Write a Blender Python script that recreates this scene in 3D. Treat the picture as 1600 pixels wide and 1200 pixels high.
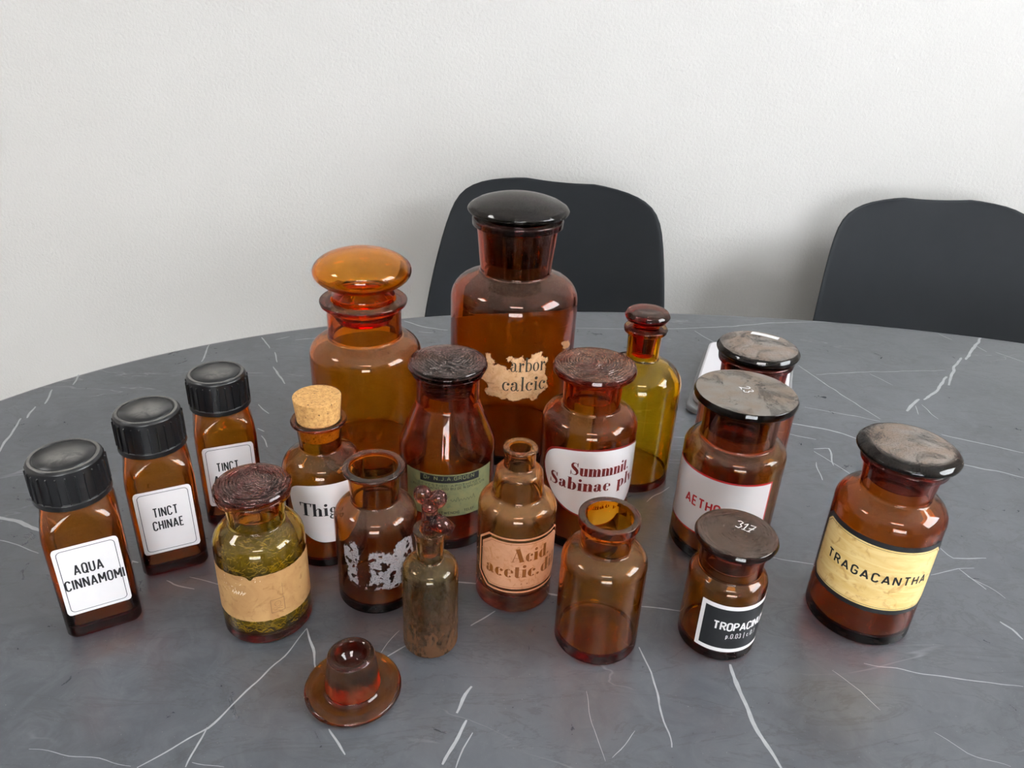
import bpy, bmesh, math, random
from mathutils import Vector, Matrix, noise

for o in list(bpy.data.objects):
    bpy.data.objects.remove(o, do_unlink=True)
SC = bpy.context.scene
COL = SC.collection
random.seed(7)
PI = math.pi
TZ = 0.75                      # height of the table top above the floor

# ------------------------------------------------------------------ camera
cam_d = bpy.data.cameras.new('camera')
cam_d.sensor_fit = 'HORIZONTAL'
cam_d.sensor_width = 36.0
cam_d.lens = 36.0 * 1181.2 / 1600.0
cam_d.clip_start = 0.02
cam = bpy.data.objects.new('camera', cam_d)
COL.objects.link(cam)
_p, _r = math.radians(27.014), math.radians(2.822)
_fw = Vector((0, math.cos(_p), -math.sin(_p)))
_rt0 = Vector((1, 0, 0))
_up0 = _rt0.cross(_fw)
_rt = _rt0 * math.cos(_r) + _up0 * math.sin(_r)
_up = _up0 * math.cos(_r) - _rt0 * math.sin(_r)
M = Matrix.Identity(4)
for i in range(3):
    M[i][0], M[i][1], M[i][2] = _rt[i], _up[i], -_fw[i]
M[0][3], M[1][3], M[2][3] = 0.0, 0.0, TZ + 0.42
cam.matrix_world = M
SC.camera = cam

# ------------------------------------------------------------------ world, exposure
w = bpy.data.worlds.new('world')
SC.world = w
w.use_nodes = True
w.node_tree.nodes['Background'].inputs[0].default_value = (0.93, 0.965, 1.0, 1)
w.node_tree.nodes['Background'].inputs[1].default_value = 24.0
SC.view_settings.view_transform = 'Standard'
SC.view_settings.look = 'None'
SC.view_settings.gamma = 1.0
SC.view_settings.use_curve_mapping = False
SC.view_settings.exposure = -0.30
cy = SC.cycles
cy.max_bounces = 24
cy.transmission_bounces = 24
cy.glossy_bounces = 8
cy.diffuse_bounces = 4
cy.transparent_max_bounces = 16
cy.sample_clamp_indirect = 6.0
cy.use_denoising = True
PANEL = 24.0                   # radiance of the ceiling light panels

# ------------------------------------------------------------------ node helpers
class NT:
    def __init__(self, name):
        self.m = bpy.data.materials.new(name)
        self.m.use_nodes = True
        self.t = self.m.node_tree
        self.t.nodes.clear()
        self.out = self.t.nodes.new('ShaderNodeOutputMaterial')

    def n(self, typ, ins=None, **attr):
        nd = self.t.nodes.new(typ)
        for k, v in attr.items():
            setattr(nd, k, v)
        for k, v in (ins or {}).items():
            s = nd.inputs[k]
            if isinstance(v, bpy.types.NodeSocket):
                self.t.links.new(v, s)
            else:
                if isinstance(v, (tuple, list)) and len(v) == 3 and s.type == 'RGBA':
                    v = (*v, 1)
                s.default_value = v
        return nd

    def math(self, op, a, b=0.0, c=None, clamp=False):
        d = {0: a, 1: b}
        if c is not None:
            d[2] = c
        return self.n('ShaderNodeMath', d, operation=op, use_clamp=clamp).outputs[0]

    def mix(self, f, a, b):
        nd = self.n('ShaderNodeMix', data_type='RGBA')
        for i, v in ((0, f), (6, a), (7, b)):
            s = nd.inputs[i]
            if isinstance(v, bpy.types.NodeSocket):
                self.t.links.new(v, s)
            else:
                s.default_value = v if i == 0 else (*v[:3], 1)
        return nd.outputs[2]

    def ramp(self, v, lo, hi):
        return self.n('ShaderNodeMapRange', {0: v, 1: lo, 2: hi, 3: 0.0, 4: 1.0}, interpolation_type='SMOOTHSTEP').outputs[0]

    def coord(self, kind='Object'):
        return self.n('ShaderNodeTexCoord').outputs[kind]

    def noise(self, scale, detail=4, rough=0.55, vec=None, dist=0.0):
        return self.n('ShaderNodeTexNoise', {'Vector': vec or self.coord(), 'Scale': scale, 'Detail': detail,
                                             'Roughness': rough, 'Distortion': dist}).outputs[0]

    def bump(self, h, strength, dist):
        return self.n('ShaderNodeBump', {'Height': h, 'Strength': strength, 'Distance': dist}).outputs[0]

    def pbsdf(self, color, rough=0.5, normal=None, **kw):
        ins = {'Base Color': color, 'Roughness': rough}
        if normal is not None:
            ins['Normal'] = normal
        ins.update(kw)
        return self.n('ShaderNodeBsdfPrincipled', ins).outputs[0]

    def done(self, surf, vol=None):
        self.t.links.new(surf, self.out.inputs['Surface'])
        if vol is not None:
            self.t.links.new(vol, self.out.inputs['Volume'])
        return self.m


def srgb(r, g, b):
    f = lambda c: c / 12.92 if c <= 0.04045 else ((c + 0.055) / 1.055) ** 2.4
    return tuple(f(v / 255.0) for v in (r, g, b))


def plain(name, color, rough=0.5, var=0.0, scale=40, bump=0.0, bscale=400, **kw):
    t = NT(name)
    c = color
    if var:
        nz = t.noise(scale, 5)
        c = t.mix(nz, tuple(v * (1 - var) for v in color), tuple(min(1, v * (1 + var)) for v in color))
    nm = t.bump(t.noise(bscale, 3), bump, 0.001) if bump else None
    return t.done(t.pbsdf(c, rough, nm, **kw))


def glass(name, T3, dust=0.10, dcol=(0.42, 0.36, 0.30), rough=0.0, lid=0.0, rings=0.0, film=0.02, dscale=70, ringc=(0.004, 0.002),
          grime=None, gcol=(0.16, 0.09, 0.06), lidlo=0.86):
    """tinted glass: T3 is what 3 mm of it lets through; dust settles on what faces up; grime = (z0, z1, amount) residue"""
    t = NT(name)
    geo = t.n('ShaderNodeNewGeometry')
    up = t.n('ShaderNodeSeparateXYZ', {0: geo.outputs['Normal']}).outputs[2]
    n1 = t.noise(dscale, 6, 0.6)
    n2 = t.noise(1800, 2, 0.5)
    n3 = t.noise(dscale * 0.5, 6, 0.68, dist=1.0)
    upc = t.ramp(up, 0.05, 0.95)
    d = t.math('MULTIPLY', t.math('MULTIPLY', upc, dust), t.math('ADD', t.ramp(n1, 0.25, 0.7), 0.35))
    d = t.math('ADD', d, t.math('MULTIPLY', film, t.math('ADD', t.ramp(n1, 0.4, 0.65), 0.25)))
    spk = t.math('MULTIPLY', t.ramp(n2, 0.69, 0.76), min(0.7, 1.6 * dust + film))
    d = t.math('MAXIMUM', d, spk)
    dc = t.mix(n1, tuple(c * 0.75 for c in dcol), dcol)
    if lid:
        top = t.math('MULTIPLY', t.ramp(up, lidlo, 0.985), lid)
        n4 = t.noise(1100, 3, 0.7)
        sm = t.math('ADD', 0.22, t.math('ADD', t.math('MULTIPLY', t.ramp(n3, 0.36, 0.56), 0.48), t.math('MULTIPLY', t.ramp(n4, 0.35, 0.7), 0.40)))
        d = t.math('MAXIMUM', d, t.math('MULTIPLY', top, t.math('MINIMUM', sm, 1.0)))
        dc = t.mix(t.ramp(t.noise(dscale * 0.8, 4), 0.35, 0.65), tuple(c * k for c, k in zip(dcol, (0.95, 0.82, 0.74))), dcol)
    nrm = None
    if rings:
        sub = t.n('ShaderNodeVectorMath', {0: t.coord(), 1: (ringc[0], ringc[1], 0)}, operation='SUBTRACT').outputs[0]
        wv = t.n('ShaderNodeTexWave', {'Vector': sub, 'Scale': 130.0, 'Distortion': 4.0, 'Detail': 2.0, 'Detail Scale': 0.8},
                 wave_type='RINGS', rings_direction='Z').outputs[1]
        flat = t.ramp(up, 0.9, 0.99)
        nrm = t.bump(t.math('MULTIPLY', wv, flat), rings * 0.8, 0.0010)
        patch = t.ramp(n1, 0.3, 0.62)
        d = t.math('MAXIMUM', d, t.math('MULTIPLY', t.math('MULTIPLY', t.math('MULTIPLY', t.ramp(wv, 0.35, 0.95), patch), flat), rings * 0.65))
    if grime:
        oz = t.n('ShaderNodeSeparateXYZ', {0: t.coord()}).outputs[2]
        low = t.math('SUBTRACT', 1.0, t.ramp(oz, grime[0], grime[1]))
        sv = t.n('ShaderNodeMapping', {0: t.coord(), 3: (1, 1, 0.55)}).outputs[0]
        gn = t.ramp(t.noise(150, 8, 0.72, sv, 0.2), 0.28, 0.72)
        gf = t.math('MULTIPLY', t.math('MULTIPLY', gn, t.math('ADD', low, 0.10)), grime[2])
        dc = t.mix(t.math('DIVIDE', gf, t.math('ADD', t.math('ADD', gf, d), 0.001)), dc, gcol)
        d = t.math('ADD', d, gf)
    d = t.math('MINIMUM', d, 0.97)
    gi = {'Color': (1, 1, 1), 'Roughness': rough, 'IOR': 1.46}
    if nrm is not None:
        gi['Normal'] = nrm
    g = t.n('ShaderNodeBsdfGlass', gi).outputs[0]
    df = t.n('ShaderNodeBsdfDiffuse', {'Color': dc, 'Roughness': 0.6}).outputs[0]
    s = t.n('ShaderNodeMixShader', {0: d, 1: g, 2: df}).outputs[0]
    sg = [-math.log(max(v, 1e-4)) / 0.003 for v in T3]
    mx = max(sg)
    v = t.n('ShaderNodeVolumeAbsorption', {'Color': tuple(1 - q / mx for q in sg), 'Density': mx}).outputs[0]
    return t.done(s, v)


# ------------------------------------------------------------------ mesh helpers
def mesh_obj(name, verts, faces, mat, parent=None, smooth=True, loc=None):
    me = bpy.data.meshes.new(name)
    me.from_pydata([tuple(v) for v in verts], [], faces)
    me.validate()
    if smooth:
        me.polygons.foreach_set('use_smooth', [True] * len(me.polygons))
    me.materials.append(mat)
    me.update()
    o = bpy.data.objects.new(name, me)
    COL.objects.link(o)
    if parent:
        o.parent = parent
    if loc:
        o.location = loc
    return o


def thing(name, label, cat, loc=(0, 0, 0), rz=0.0, group=None):
    o = bpy.data.objects.new(name, None)
    o.empty_display_size = 0.02
    COL.objects.link(o)
    o.location = loc
    o.rotation_euler = (0, 0, rz)
    return tag(o, label, cat, group)


def tag(o, label, cat, group=None, kind=None):
    o['label'] = label
    o['category'] = cat
    if group:
        o['group'] = group
    if kind:
        o['kind'] = kind
    return o


def struct(o):
    o['kind'] = 'structure'
    return o


def fillet(pts, n=6):
    """(r, z[, radius]) corner points -> smooth polyline with support points beside each rounding"""
    out = []
    m = len(pts)
    for i, p in enumerate(pts):
        P = Vector((p[0], p[1]))
        f = p[2] if len(p) > 2 else 0.0
        if i in (0, m - 1) or f <= 0:
            out.append(P)
            continue
        A = Vector(pts[i - 1][:2]) - P
        B = Vector(pts[i + 1][:2]) - P
        la, lb = A.length, B.length
        A.normalize()
        B.normalize()
        ang = math.acos(max(-1, min(1, A.dot(B))))
        if ang > PI - 0.02:
            out.append(P)
            continue
        d = min(f / math.tan(ang / 2), la * 0.49, lb * 0.49)
        f = d * math.tan(ang / 2)
        c = P + (A + B).normalized() * (f / math.sin(ang / 2))
        s, e = P + A * d, P + B * d
        a0 = math.atan2(s.y - c.y, s.x - c.x)
        a1 = math.atan2(e.y - c.y, e.x - c.x)
        da = (a1 - a0 + PI) % (2 * PI) - PI
        k = max(3, int(n * abs(da) / (PI / 2)) + 2)
        out.append(s + A * min(0.0006, 0.2 * d + 0.0002))
        for j in range(k + 1):
            a = a0 + da * j / k
            out.append(c + Vector((math.cos(a), math.sin(a))) * f)
        out.append(e + B * min(0.0006, 0.2 * d + 0.0002))
    res = [out[0]]
    for q in out[1:]:
        if (q - res[-1]).length > 1e-6:
            res.append(q)
    return res


def lathe(name, prof, mat, parent=None, seg=72, mod=None, loc=None):
    """turn a (r, z) polyline about z; ends on the axis are closed with a fan"""
    vs, fs, rings = [], [], []
    for p in prof:
        r, z = p[0], p[1]
        if r < 1e-6:
            rings.append([len(vs)])
            vs.append((0, 0, z))
        else:
            idx = []
            for k in range(seg):
                a = 2 * PI * k / seg
                rr = r if mod is None else mod(r, z, a)
                idx.append(len(vs))
                vs.append((rr * math.cos(a), rr * math.sin(a), z))
            rings.append(idx)
    for A, B in zip(rings[:-1], rings[1:]):
        for k in range(seg):
            k2 = (k + 1) % seg
            if len(A) == 1 and len(B) == 1:
                continue
            if len(A) == 1:
                fs.append((A[0], B[k2], B[k]))
            elif len(B) == 1:
                fs.append((A[k], A[k2], B[0]))
            else:
                fs.append((A[k], A[k2], B[k2], B[k]))
    return mesh_obj(name, vs, fs, mat, parent, True, loc)


def box(name, x0, x1, y0, y1, z0, z1, mat, parent=None, bevel=0.0):
    bm = bmesh.new()
    bmesh.ops.create_cube(bm, size=1)
    for v in bm.verts:
        v.co = Vector(((x0 + x1) / 2 + v.co.x * (x1 - x0), (y0 + y1) / 2 + v.co.y * (y1 - y0), (z0 + z1) / 2 + v.co.z * (z1 - z0)))
    if bevel:
        bmesh.ops.bevel(bm, geom=bm.edges[:], offset=bevel, segments=3, affect='EDGES', profile=0.6)
    me = bpy.data.meshes.new(name)
    bm.to_mesh(me)
    bm.free()
    me.materials.append(mat)
    o = bpy.data.objects.new(name, me)
    COL.objects.link(o)
    if parent:
        o.parent = parent
    return o


def tube(name, pts, rad, mat, parent=None, seg=10):
    vs, fs = [], []
    pts = [Vector(p) for p in pts]
    rad = rad if isinstance(rad, (list, tuple)) else [rad] * len(pts)
    for i, p in enumerate(pts):
        d = (pts[min(i + 1, len(pts) - 1)] - pts[max(i - 1, 0)]).normalized()
        a = d.orthogonal().normalized()
        b = d.cross(a)
        for k in range(seg):
            t = 2 * PI * k / seg
            vs.append(p + (a * math.cos(t) + b * math.sin(t)) * rad[i])
    for i in range(len(pts) - 1):
        for k in range(seg):
            k2 = (k + 1) % seg
            fs.append((i * seg + k, i * seg + k2, (i + 1) * seg + k2, (i + 1) * seg + k))
    fs.append(tuple(range(seg - 1, -1, -1)))
    fs.append(tuple(range((len(pts) - 1) * seg, len(pts) * seg)))
    return mesh_obj(name, vs, fs, mat, parent, True)


# ------------------------------------------------------------------ lettering (own stroke alphabets)
def arc(cx, cy_, rx, ry, a0, a1, n=10):
    return [(cx + rx * math.cos(math.radians(a0 + (a1 - a0) * i / n)), cy_ + ry * math.sin(math.radians(a0 + (a1 - a0) * i / n))) for i in range(n + 1)]


def sans(ch):
    """condensed engineering capitals: (advance, centre lines), capital height 1"""
    W = 0.46
    h = W / 2
    O = arc(h, 1 - h, h, h, 0, 180) + arc(h, h, h, h, 180, 360) + [(W, 1 - h)]
    D = {
        'A': (.56, [[(0, 0), (.28, 1)], [(.28, 1), (.56, 0)], [(.09, .28), (.47, .28)]]),
        'B': (W, [[(0, 0), (0, 1), (.26, 1)] + arc(.22, .77, .22, .23, 90, -90, 8) + [(0, .53)], [(.2, .54)] + arc(.22, .27, .24, .27, 90, -90, 8) + [(0, 0)]]),
        'C': (W, [arc(h, 1 - h, h, h, 0, 180) + arc(h, h, h, h, 180, 360)]),
        'D': (W, [[(0, 0), (0, 1), (.2, 1)] + arc(.2, .74, .26, .26, 90, 0, 6) + arc(.2, .26, .26, .26, 0, -90, 6) + [(0, 0)]]),
        'E': (.4, [[(.4, 1), (0, 1), (0, 0), (.4, 0)], [(0, .52), (.34, .52)]]),
        'F': (.4, [[(.4, 1), (0, 1), (0, 0)], [(0, .52), (.34, .52)]]),
        'G': (W, [arc(h, 1 - h, h, h, 0, 180) + arc(h, h, h, h, 180, 360) + [(W, .46), (h, .46)]]),
        'H': (W, [[(0, 0), (0, 1)], [(W, 0), (W, 1)], [(0, .52), (W, .52)]]),
        'I': (.0, [[(0, 0), (0, 1)]]),
        'J': (.36, [[(.36, 1), (.36, .2)] + arc(.18, .18, .18, .18, 0, -180, 6)]),
        'K': (W, [[(0, 0), (0, 1)], [(W, 1), (.02, .42)], [(.14, .5), (W, 0)]]),
        'L': (.38, [[(0, 1), (0, 0), (.38, 0)]]),
        'M': (.62, [[(0, 0), (0, 1)], [(0, 1), (.31, .3)], [(.31, .3), (.62, 1)], [(.62, 1), (.62, 0)]]),
        'N': (.5, [[(0, 0), (0, 1)], [(0, 1), (.5, 0)], [(.5, 0), (.5, 1)]]),
        'O': (W, [O]), '0': (W, [O]),
        'P': (W, [[(0, 0), (0, 1), (.22, 1)] + arc(.2, .74, .26, .26, 90, -90, 8) + [(0, .48)]]),
        'Q': (W, [O, [(.26, .22), (.52, -.08)]]),
        'R': (W, [[(0, 0), (0, 1), (.22, 1)] + arc(.2, .75, .26, .25, 90, -90, 8) + [(0, .5)], [(.24, .5), (.48, 0)]]),
        'S': (W, [arc(h, .76, h, .24, 20, 180, 8) + [(.02, .66), (.42, .38)] + arc(h, .24, h, .24, 0, -160, 8)]),
        'T': (.5, [[(0, 1), (.5, 1)], [(.25, 1), (.25, 0)]]),
        'U': (W, [[(0, 1), (0, h)] + arc(h, h, h, h, 180, 360) + [(W, 1)]]),
        'V': (.54, [[(0, 1), (.27, 0)], [(.27, 0), (.54, 1)]]),
        'W': (.76, [[(0, 1), (.19, 0)], [(.19, 0), (.38, .9)], [(.38, .9), (.57, 0)], [(.57, 0), (.76, 1)]]),
        'X': (.5, [[(0, 0), (.5, 1)], [(0, 1), (.5, 0)]]),
        'Z': (.48, [[(0, 1), (.48, 1)], [(.48, 1), (0, 0)], [(0, 0), (.48, 0)]]),
        '1': (.2, [[(0, .8), (.2, 1), (.2, 0)]]),
        '2': (.44, [arc(.22, .76, .22, .24, 170, -30, 10) + [(0, 0), (.44, 0)]]),
        '3': (.44, [arc(.22, .76, .2, .24, 160, -90, 9) + arc(.22, .26, .22, .26, 90, -160, 9)]),
        '6': (.44, [[(.36, 1), (.1, .6)] + arc(.22, .3, .22, .3, 150, 510, 14)]),
        '7': (.44, [[(0, 1), (.44, 1)], [(.44, 1), (.14, 0)], [(.08, .5), (.46, .5)]]),
        '|': (.0, [[(0, -.2), (0, 1.1)]]),
        'p': (.34, [[(0, -.28), (0, .62)], arc(.17, .3, .17, .32, 180, -180, 12)]),
        'c': (.32, [arc(.17, .31, .17, .31, 40, 320, 10)]),
        'r': (.26, [[(0, 0), (0, .64)], [(0, .4), (.1, .6), (.26, .62)]]),
        '.': (.06, [[(0, .07), (.12, .07)]]),
        ',': (.06, [[(.08, .1), (0, -.1)]]),
        '&': (.56, [[(.54, 0), (.1, .7)] + arc(.24, .8, .16, .2, 200, -20, 8) + [(.02, .3)] + arc(.22, .22, .22, .22, 170, 350, 8)]),
        ' ': (.22, []),
    }
    return D[ch]


def dot(cx, cy_, r):
    n = 8
    return ([(cx - r * math.cos(PI * i / n), cy_) for i in range(n + 1)], [2 * r * math.sin(PI * i / n) for i in range(n + 1)])


def ring(cx, cy_, rx, ry, tk, th, a0=0, a1=360, n=28):
    p = arc(cx, cy_, rx - tk / 2, ry - th / 2, a0, a1, n)
    ws = [th + (tk - th) * abs(math.cos(math.radians(a0 + (a1 - a0) * i / n))) ** 1.5 for i in range(n + 1)]
    return (p, ws)


def didone(ch, t=0.2, h=0.04):
    """fat-face roman letters with hairline serifs: (advance, [(line, widths)])"""
    X = .64
    V = lambda x, a, b, w_=t: ([(x, a), (x, b)], w_)
    Hh = lambda a, b, y, w_=h: ([(a, y), (b, y)], w_)
    st = t / 2
    arch = lambda x0, x1: ([(x0 + st * .6, .42), (x0 + .16, .56), ((x0 + x1) / 2 + .04, .625), (x1 - .06, .6), (x1, .5), (x1, .3)], [h, h, h * 1.4, t * .6, t, t])
    foot = lambda x: Hh(x - st - .06, x + st + .06, h / 2)
    head = lambda x, y: Hh(x - st - .07, x, y - h / 2)
    if ch == 'i':
        return .38, [V(.19, 0, X), foot(.19), head(.19, X), dot(.19, .86, .115)]
    if ch == 'l':
        return .38, [V(.19, 0, 1), foot(.19), head(.19, 1)]
    if ch == 'n':
        return .76, [V(.19, 0, X), foot(.19), head(.19, X), arch(.19, .56), V(.56, 0, .4), foot(.56)]
    if ch == 'h':
        return .76, [V(.19, 0, 1), foot(.19), head(.19, 1), arch(.19, .56), V(.56, 0, .4), foot(.56)]
    if ch == 'm':
        return 1.12, [V(.19, 0, X), foot(.19), head(.19, X), arch(.19, .55), V(.55, 0, .4), foot(.55), arch(.55, .91), V(.91, 0, .4), foot(.91)]
    if ch == 'u':
        return .76, [V(.19, .2, X), head(.19, X), ([(.19, .24), (.19, .14), (.25, .04), (.36, .015), (.5, .16)], [t, t, t * .6, h * 1.4, h]), V(.56, 0, X), head(.56, X), Hh(.56, .72, h / 2)]
    if ch == 'a':
        return .68, [V(.44, .06, .46), ([(.44, .44), (.43, .55), (.36, .61), (.26, .62), (.15, .57)], [t, t * .8, h * 2, h, h]), dot(.16, .49, .095), ring(.24, .18, .2, .18, t * .85, h, 60, 330), ([(.48, .03), (.56, .03), (.64, .1)], [h * 2, h * 1.5, h])]
    if ch == 'b':
        return .74, [V(.19, 0, 1), head(.19, 1), ring(.38, .32, .3, .32, t, h, -150, 150)]
    if ch == 'd':
        return .76, [V(.54, 0, 1), head(.54, 1), Hh(.54, .72, h / 2), ring(.36, .32, .3, .32, t, h, 30, 330)]
    if ch == 'p':
        return .74, [V(.19, -.3, X), Hh(.04, .36, -.3), head(.19, X), ring(.38, .32, .3, .32, t, h, -150, 150)]
    if ch == 'e':
        return .64, [ring(.32, .32, .28, .32, t, h, 62, 318), ([(.46, .58), (.52, .5), (.55, .36)], [h * 1.5, t * .62, t * .6]), Hh(.14, .58, .35)]
    if ch == 'c':
        return .6, [ring(.32, .32, .28, .32, t, h, 70, 318), dot(.46, .48, .1)]
    if ch == 'o':
        return .68, [ring(.33, .32, .29, .32, t, h)]
    if ch == 'r':
        return .56, [V(.19, 0, X), foot(.19), head(.19, X), ([(.26, .42), (.33, .56), (.42, .61)], h), dot(.45, .53, .1)]
    if ch == 't':
        return .46, [V(.2, .08, .84), Hh(.02, .4, X - .02), ([(.2, .12), (.26, .03), (.36, .03), (.42, .12)], [t, t * .6, h * 1.4, h])]
    if ch == 'v':
        return .66, [([(.14, X), (.36, 0)], t), ([(.58, X), (.36, 0)], h * 1.3), Hh(0, .3, X - h / 2), Hh(.46, .68, X - h / 2)]
    if ch == 'g':
        return .66, [ring(.28, .43, .22, .21, t * .8, h), ([(.16, .24), (.1, .15), (.2, .06)], [h, h * 1.6, h * 2]), ring(.3, -.1, .27, .18, t * .55, h * 1.6), ([(.42, .56), (.5, .62), (.58, .6)], h), dot(.56, .58, .07)]
    if ch == '.':
        return .3, [dot(.14, .09, .1)]
    if ch == ' ':
        return .36, []
    if ch == 'S':
        return .8, [([(.63, .78), (.57, .92), (.42, .975), (.24, .93), (.16, .79), (.22, .65), (.4, .52), (.58, .38), (.64, .22), (.55, .07), (.38, .02), (.18, .07), (.09, .26)],
                    [h, h, h * 1.2, t * .5, t * .8, t * 1.05, t * 1.2, t * 1.05, t * .8, t * .5, h * 1.2, h, h]), V(.645, .68, 1, h * 1.6), V(.075, 0, .34, h * 1.6)]
    if ch == 'A':
        return .96, [([(.12, 0), (.44, 1)], h * 1.3), ([(.44, 1), (.76, 0)], t * 1.15), Hh(.2, .62, .32), Hh(0, .26, h / 2), Hh(.54, .94, h / 2)]
    if ch == 'T':
        return .86, [V(.42, 0, 1, t * 1.1), Hh(.02, .82, 1 - h / 2, h * 1.5), ([(.03, 1), (.05, .72)], [h * 3, h]), ([(.81, 1), (.79, .72)], [h * 3, h]), Hh(.2, .64, h / 2)]
    raise KeyError(ch)


class Ink:
    """collects strokes in label coordinates (metres) and lays them on a surface"""
    def __init__(self):
        self.v, self.f = [], []

    def stroke(self, pts, ws, step=0.0009):
        ws = list(ws) if isinstance(ws, (list, tuple)) else [ws] * len(pts)
        P, Wd = [Vector(pts[0])], [ws[0]]
        for (a, b), (wa, wb) in zip(zip(pts[:-1], pts[1:]), zip(ws[:-1], ws[1:])):
            a, b = Vector(a), Vector(b)
            n = max(1, int((b - a).length / step))
            for k in range(1, n + 1):
                P.append(a.lerp(b, k / n))
                Wd.append(wa + (wb - wa) * k / n)
        base = len(self.v)
        for i, p in enumerate(P):
            d = P[min(i + 1, len(P) - 1)] - P[max(i - 1, 0)]
            if d.length < 1e-9:
                d = Vector((1, 0))
            d.normalize()
            nrm = Vector((-d.y, d.x)) * Wd[i] / 2
            self.v += [p + nrm, p - nrm]
        for i in range(len(P) - 1):
            k = base + 2 * i
            self.f.append((k + 1, k + 3, k + 2, k))

    def text(self, s, u0, v0, cap, font='sans', weight=0.15, width=None, track=0.2, mid=False, t=0.2, h=0.04, ang=0.0):
        """write s with its left end (or middle) at u0 on base line v0; width squeezes it to that length"""
        x, items = 0.0, []
        for ch in s:
            if font == 'sans':
                adv, st = sans(ch)
                items += [([(x + a, b) for a, b in l], weight) for l in st]
                x += adv + track
            else:
                adv, st = didone(ch, t, h)
                items += [([(x + a, b) for a, b in l], ww) for l, ww in st]
                x += adv
        if font == 'sans':
            x -= track
        sx = cap if width is None else width / x
        if mid:
            u0 -= sx * x / 2
        ca, sa = math.cos(ang), math.sin(ang)
        sw = (sx + cap) / 2 if sx < cap else cap
        for l, ww in items:
            q = []
            for a, b in l:
                a, b = a * sx, b * cap
                q.append((u0 + a * ca - b * sa, v0 + a * sa + b * ca))
            if isinstance(ww, (list, tuple)):
                self.stroke(q, [k * sw for k in ww])
            else:
                self.stroke(q, ww * sw)

    def frame(self, pts, wdt, close=True):
        if close:
            pts = pts + [pts[0]]
        for a, b in zip(pts[:-1], pts[1:]):
            d = (Vector(b) - Vector(a))
            if d.length < 1e-9:
                continue
            d = d.normalized() * wdt * 0.45
            self.stroke([tuple(Vector(a) - d), tuple(Vector(b) + d)], wdt)

    def build(self, name, mapper, mat, parent):
        return mesh_obj(name, [mapper(p.x, p.y) for p in self.v], self.f, mat, parent, True)


def on_cyl(azc, r):
    a0 = math.radians(azc)
    return lambda u, v: Vector((r * math.cos(a0 + u / r), r * math.sin(a0 + u / r), v))


def sheet(name, mapper, u0, u1, lo, hi, mat, parent, nu=60, nv=6):
    """label sheet: for every u the paper runs from lo(u) to hi(u)"""
    lo = lo if callable(lo) else (lambda u, c=lo: c)
    hi = hi if callable(hi) else (lambda u, c=hi: c)
    vs, fs = [], []
    for i in range(nu + 1):
        u = u0 + (u1 - u0) * i / nu
        a, b = lo(u), hi(u)
        for j in range(nv + 1):
            vs.append(mapper(u, a + (b - a) * j / nv))
    for i in range(nu):
        for j in range(nv):
            k = i * (nv + 1) + j
            fs.append((k, k + nv + 1, k + nv + 2, k + 1))
    return mesh_obj(name, vs, fs, mat, parent, True)


def round_rect(w2, z0, z1, r, n=6):
    p = []
    for cx, cz, a in ((w2 - r, z0 + r, -90), (w2 - r, z1 - r, 0), (-w2 + r, z1 - r, 90), (-w2 + r, z0 + r, 180)):
        p += arc(cx, cz, r, r, a, a + 90, n)
    return p


def rr_edge(w2, z0, z1, r):
    def sag(u):
        d = abs(u) - (w2 - r)
        return 0.0 if d <= 0 else r - math.sqrt(max(0.0, r * r - d * d))
    return (lambda u: z0 + sag(u)), (lambda u: z1 - sag(u))


def cut_edge(w2, z0, z1, cu, cz):
    def sag(u):
        d = abs(u) - (w2 - cu)
        return 0.0 if d <= 0 else cz * d / cu
    return (lambda u: z0 + sag(u)), (lambda u: z1 - sag(u))


def in_poly(x, y, poly):
    c = False
    j = len(poly) - 1
    for i in range(len(poly)):
        xi, yi = poly[i]
        xj, yj = poly[j]
        if (yi > y) != (yj > y) and x < (xj - xi) * (y - yi) / (yj - yi) + xi:
            c = not c
        j = i
    return c


def scrap(name, mapper, poly, cell, mat, parent, jit=0.0, keep=None):
    """torn patch: small cells kept inside a ragged outline"""
    us, vs_ = [p[0] for p in poly], [p[1] for p in poly]
    nu, nv = int((max(us) - min(us)) / cell) + 2, int((max(vs_) - min(vs_)) / cell) + 2
    ids, vs, fs = {}, [], []

    def vid(i, j):
        if (i, j) not in ids:
            ids[i, j] = len(vs)
            vs.append(mapper(min(us) + i * cell, min(vs_) + j * cell))
        return ids[i, j]
    for i in range(nu):
        for j in range(nv):
            u, v = min(us) + (i + .5) * cell, min(vs_) + (j + .5) * cell
            q = Vector((u * 900, v * 900, 3.1))
            du, dv = noise.noise(q) * jit, noise.noise(q + Vector((7, 3, 1))) * jit
            if in_poly(u + du, v + dv, poly) and (keep is None or keep(u, v)):
                fs.append((vid(i, j), vid(i + 1, j), vid(i + 1, j + 1), vid(i, j + 1)))
    return mesh_obj(name, vs, fs, mat, parent, True)

# ================================================================== materials
AMB = (0.84, 0.48, 0.05)
BRN = (0.78, 0.40, 0.04)
M_WALL = NT('painted_plaster')
_t = M_WALL
_b = _t.bump(_t.noise(170, 4, 0.6), 0.35, 0.004)
M_WALL = _t.done(_t.pbsdf((0.69, 0.675, 0.655), 0.75, _b))
M_CEIL = plain('ceiling_paint', (0.78, 0.78, 0.77), 0.9)
M_FLOOR = plain('floor_vinyl', (0.48, 0.46, 0.43), 0.5, 0.1, 6)
M_SIDE = plain('side_wall_paint', (0.68, 0.65, 0.61), 0.85)
M_DARK = plain('dimmed_unseen_wall', (0.14, 0.13, 0.12), 0.7, 0.2, 5)  # unseen front wall, coloured dark to cut its reflection in the bottles
M_FRAME = plain('white_lacquer', (0.75, 0.75, 0.75), 0.35)


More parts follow.
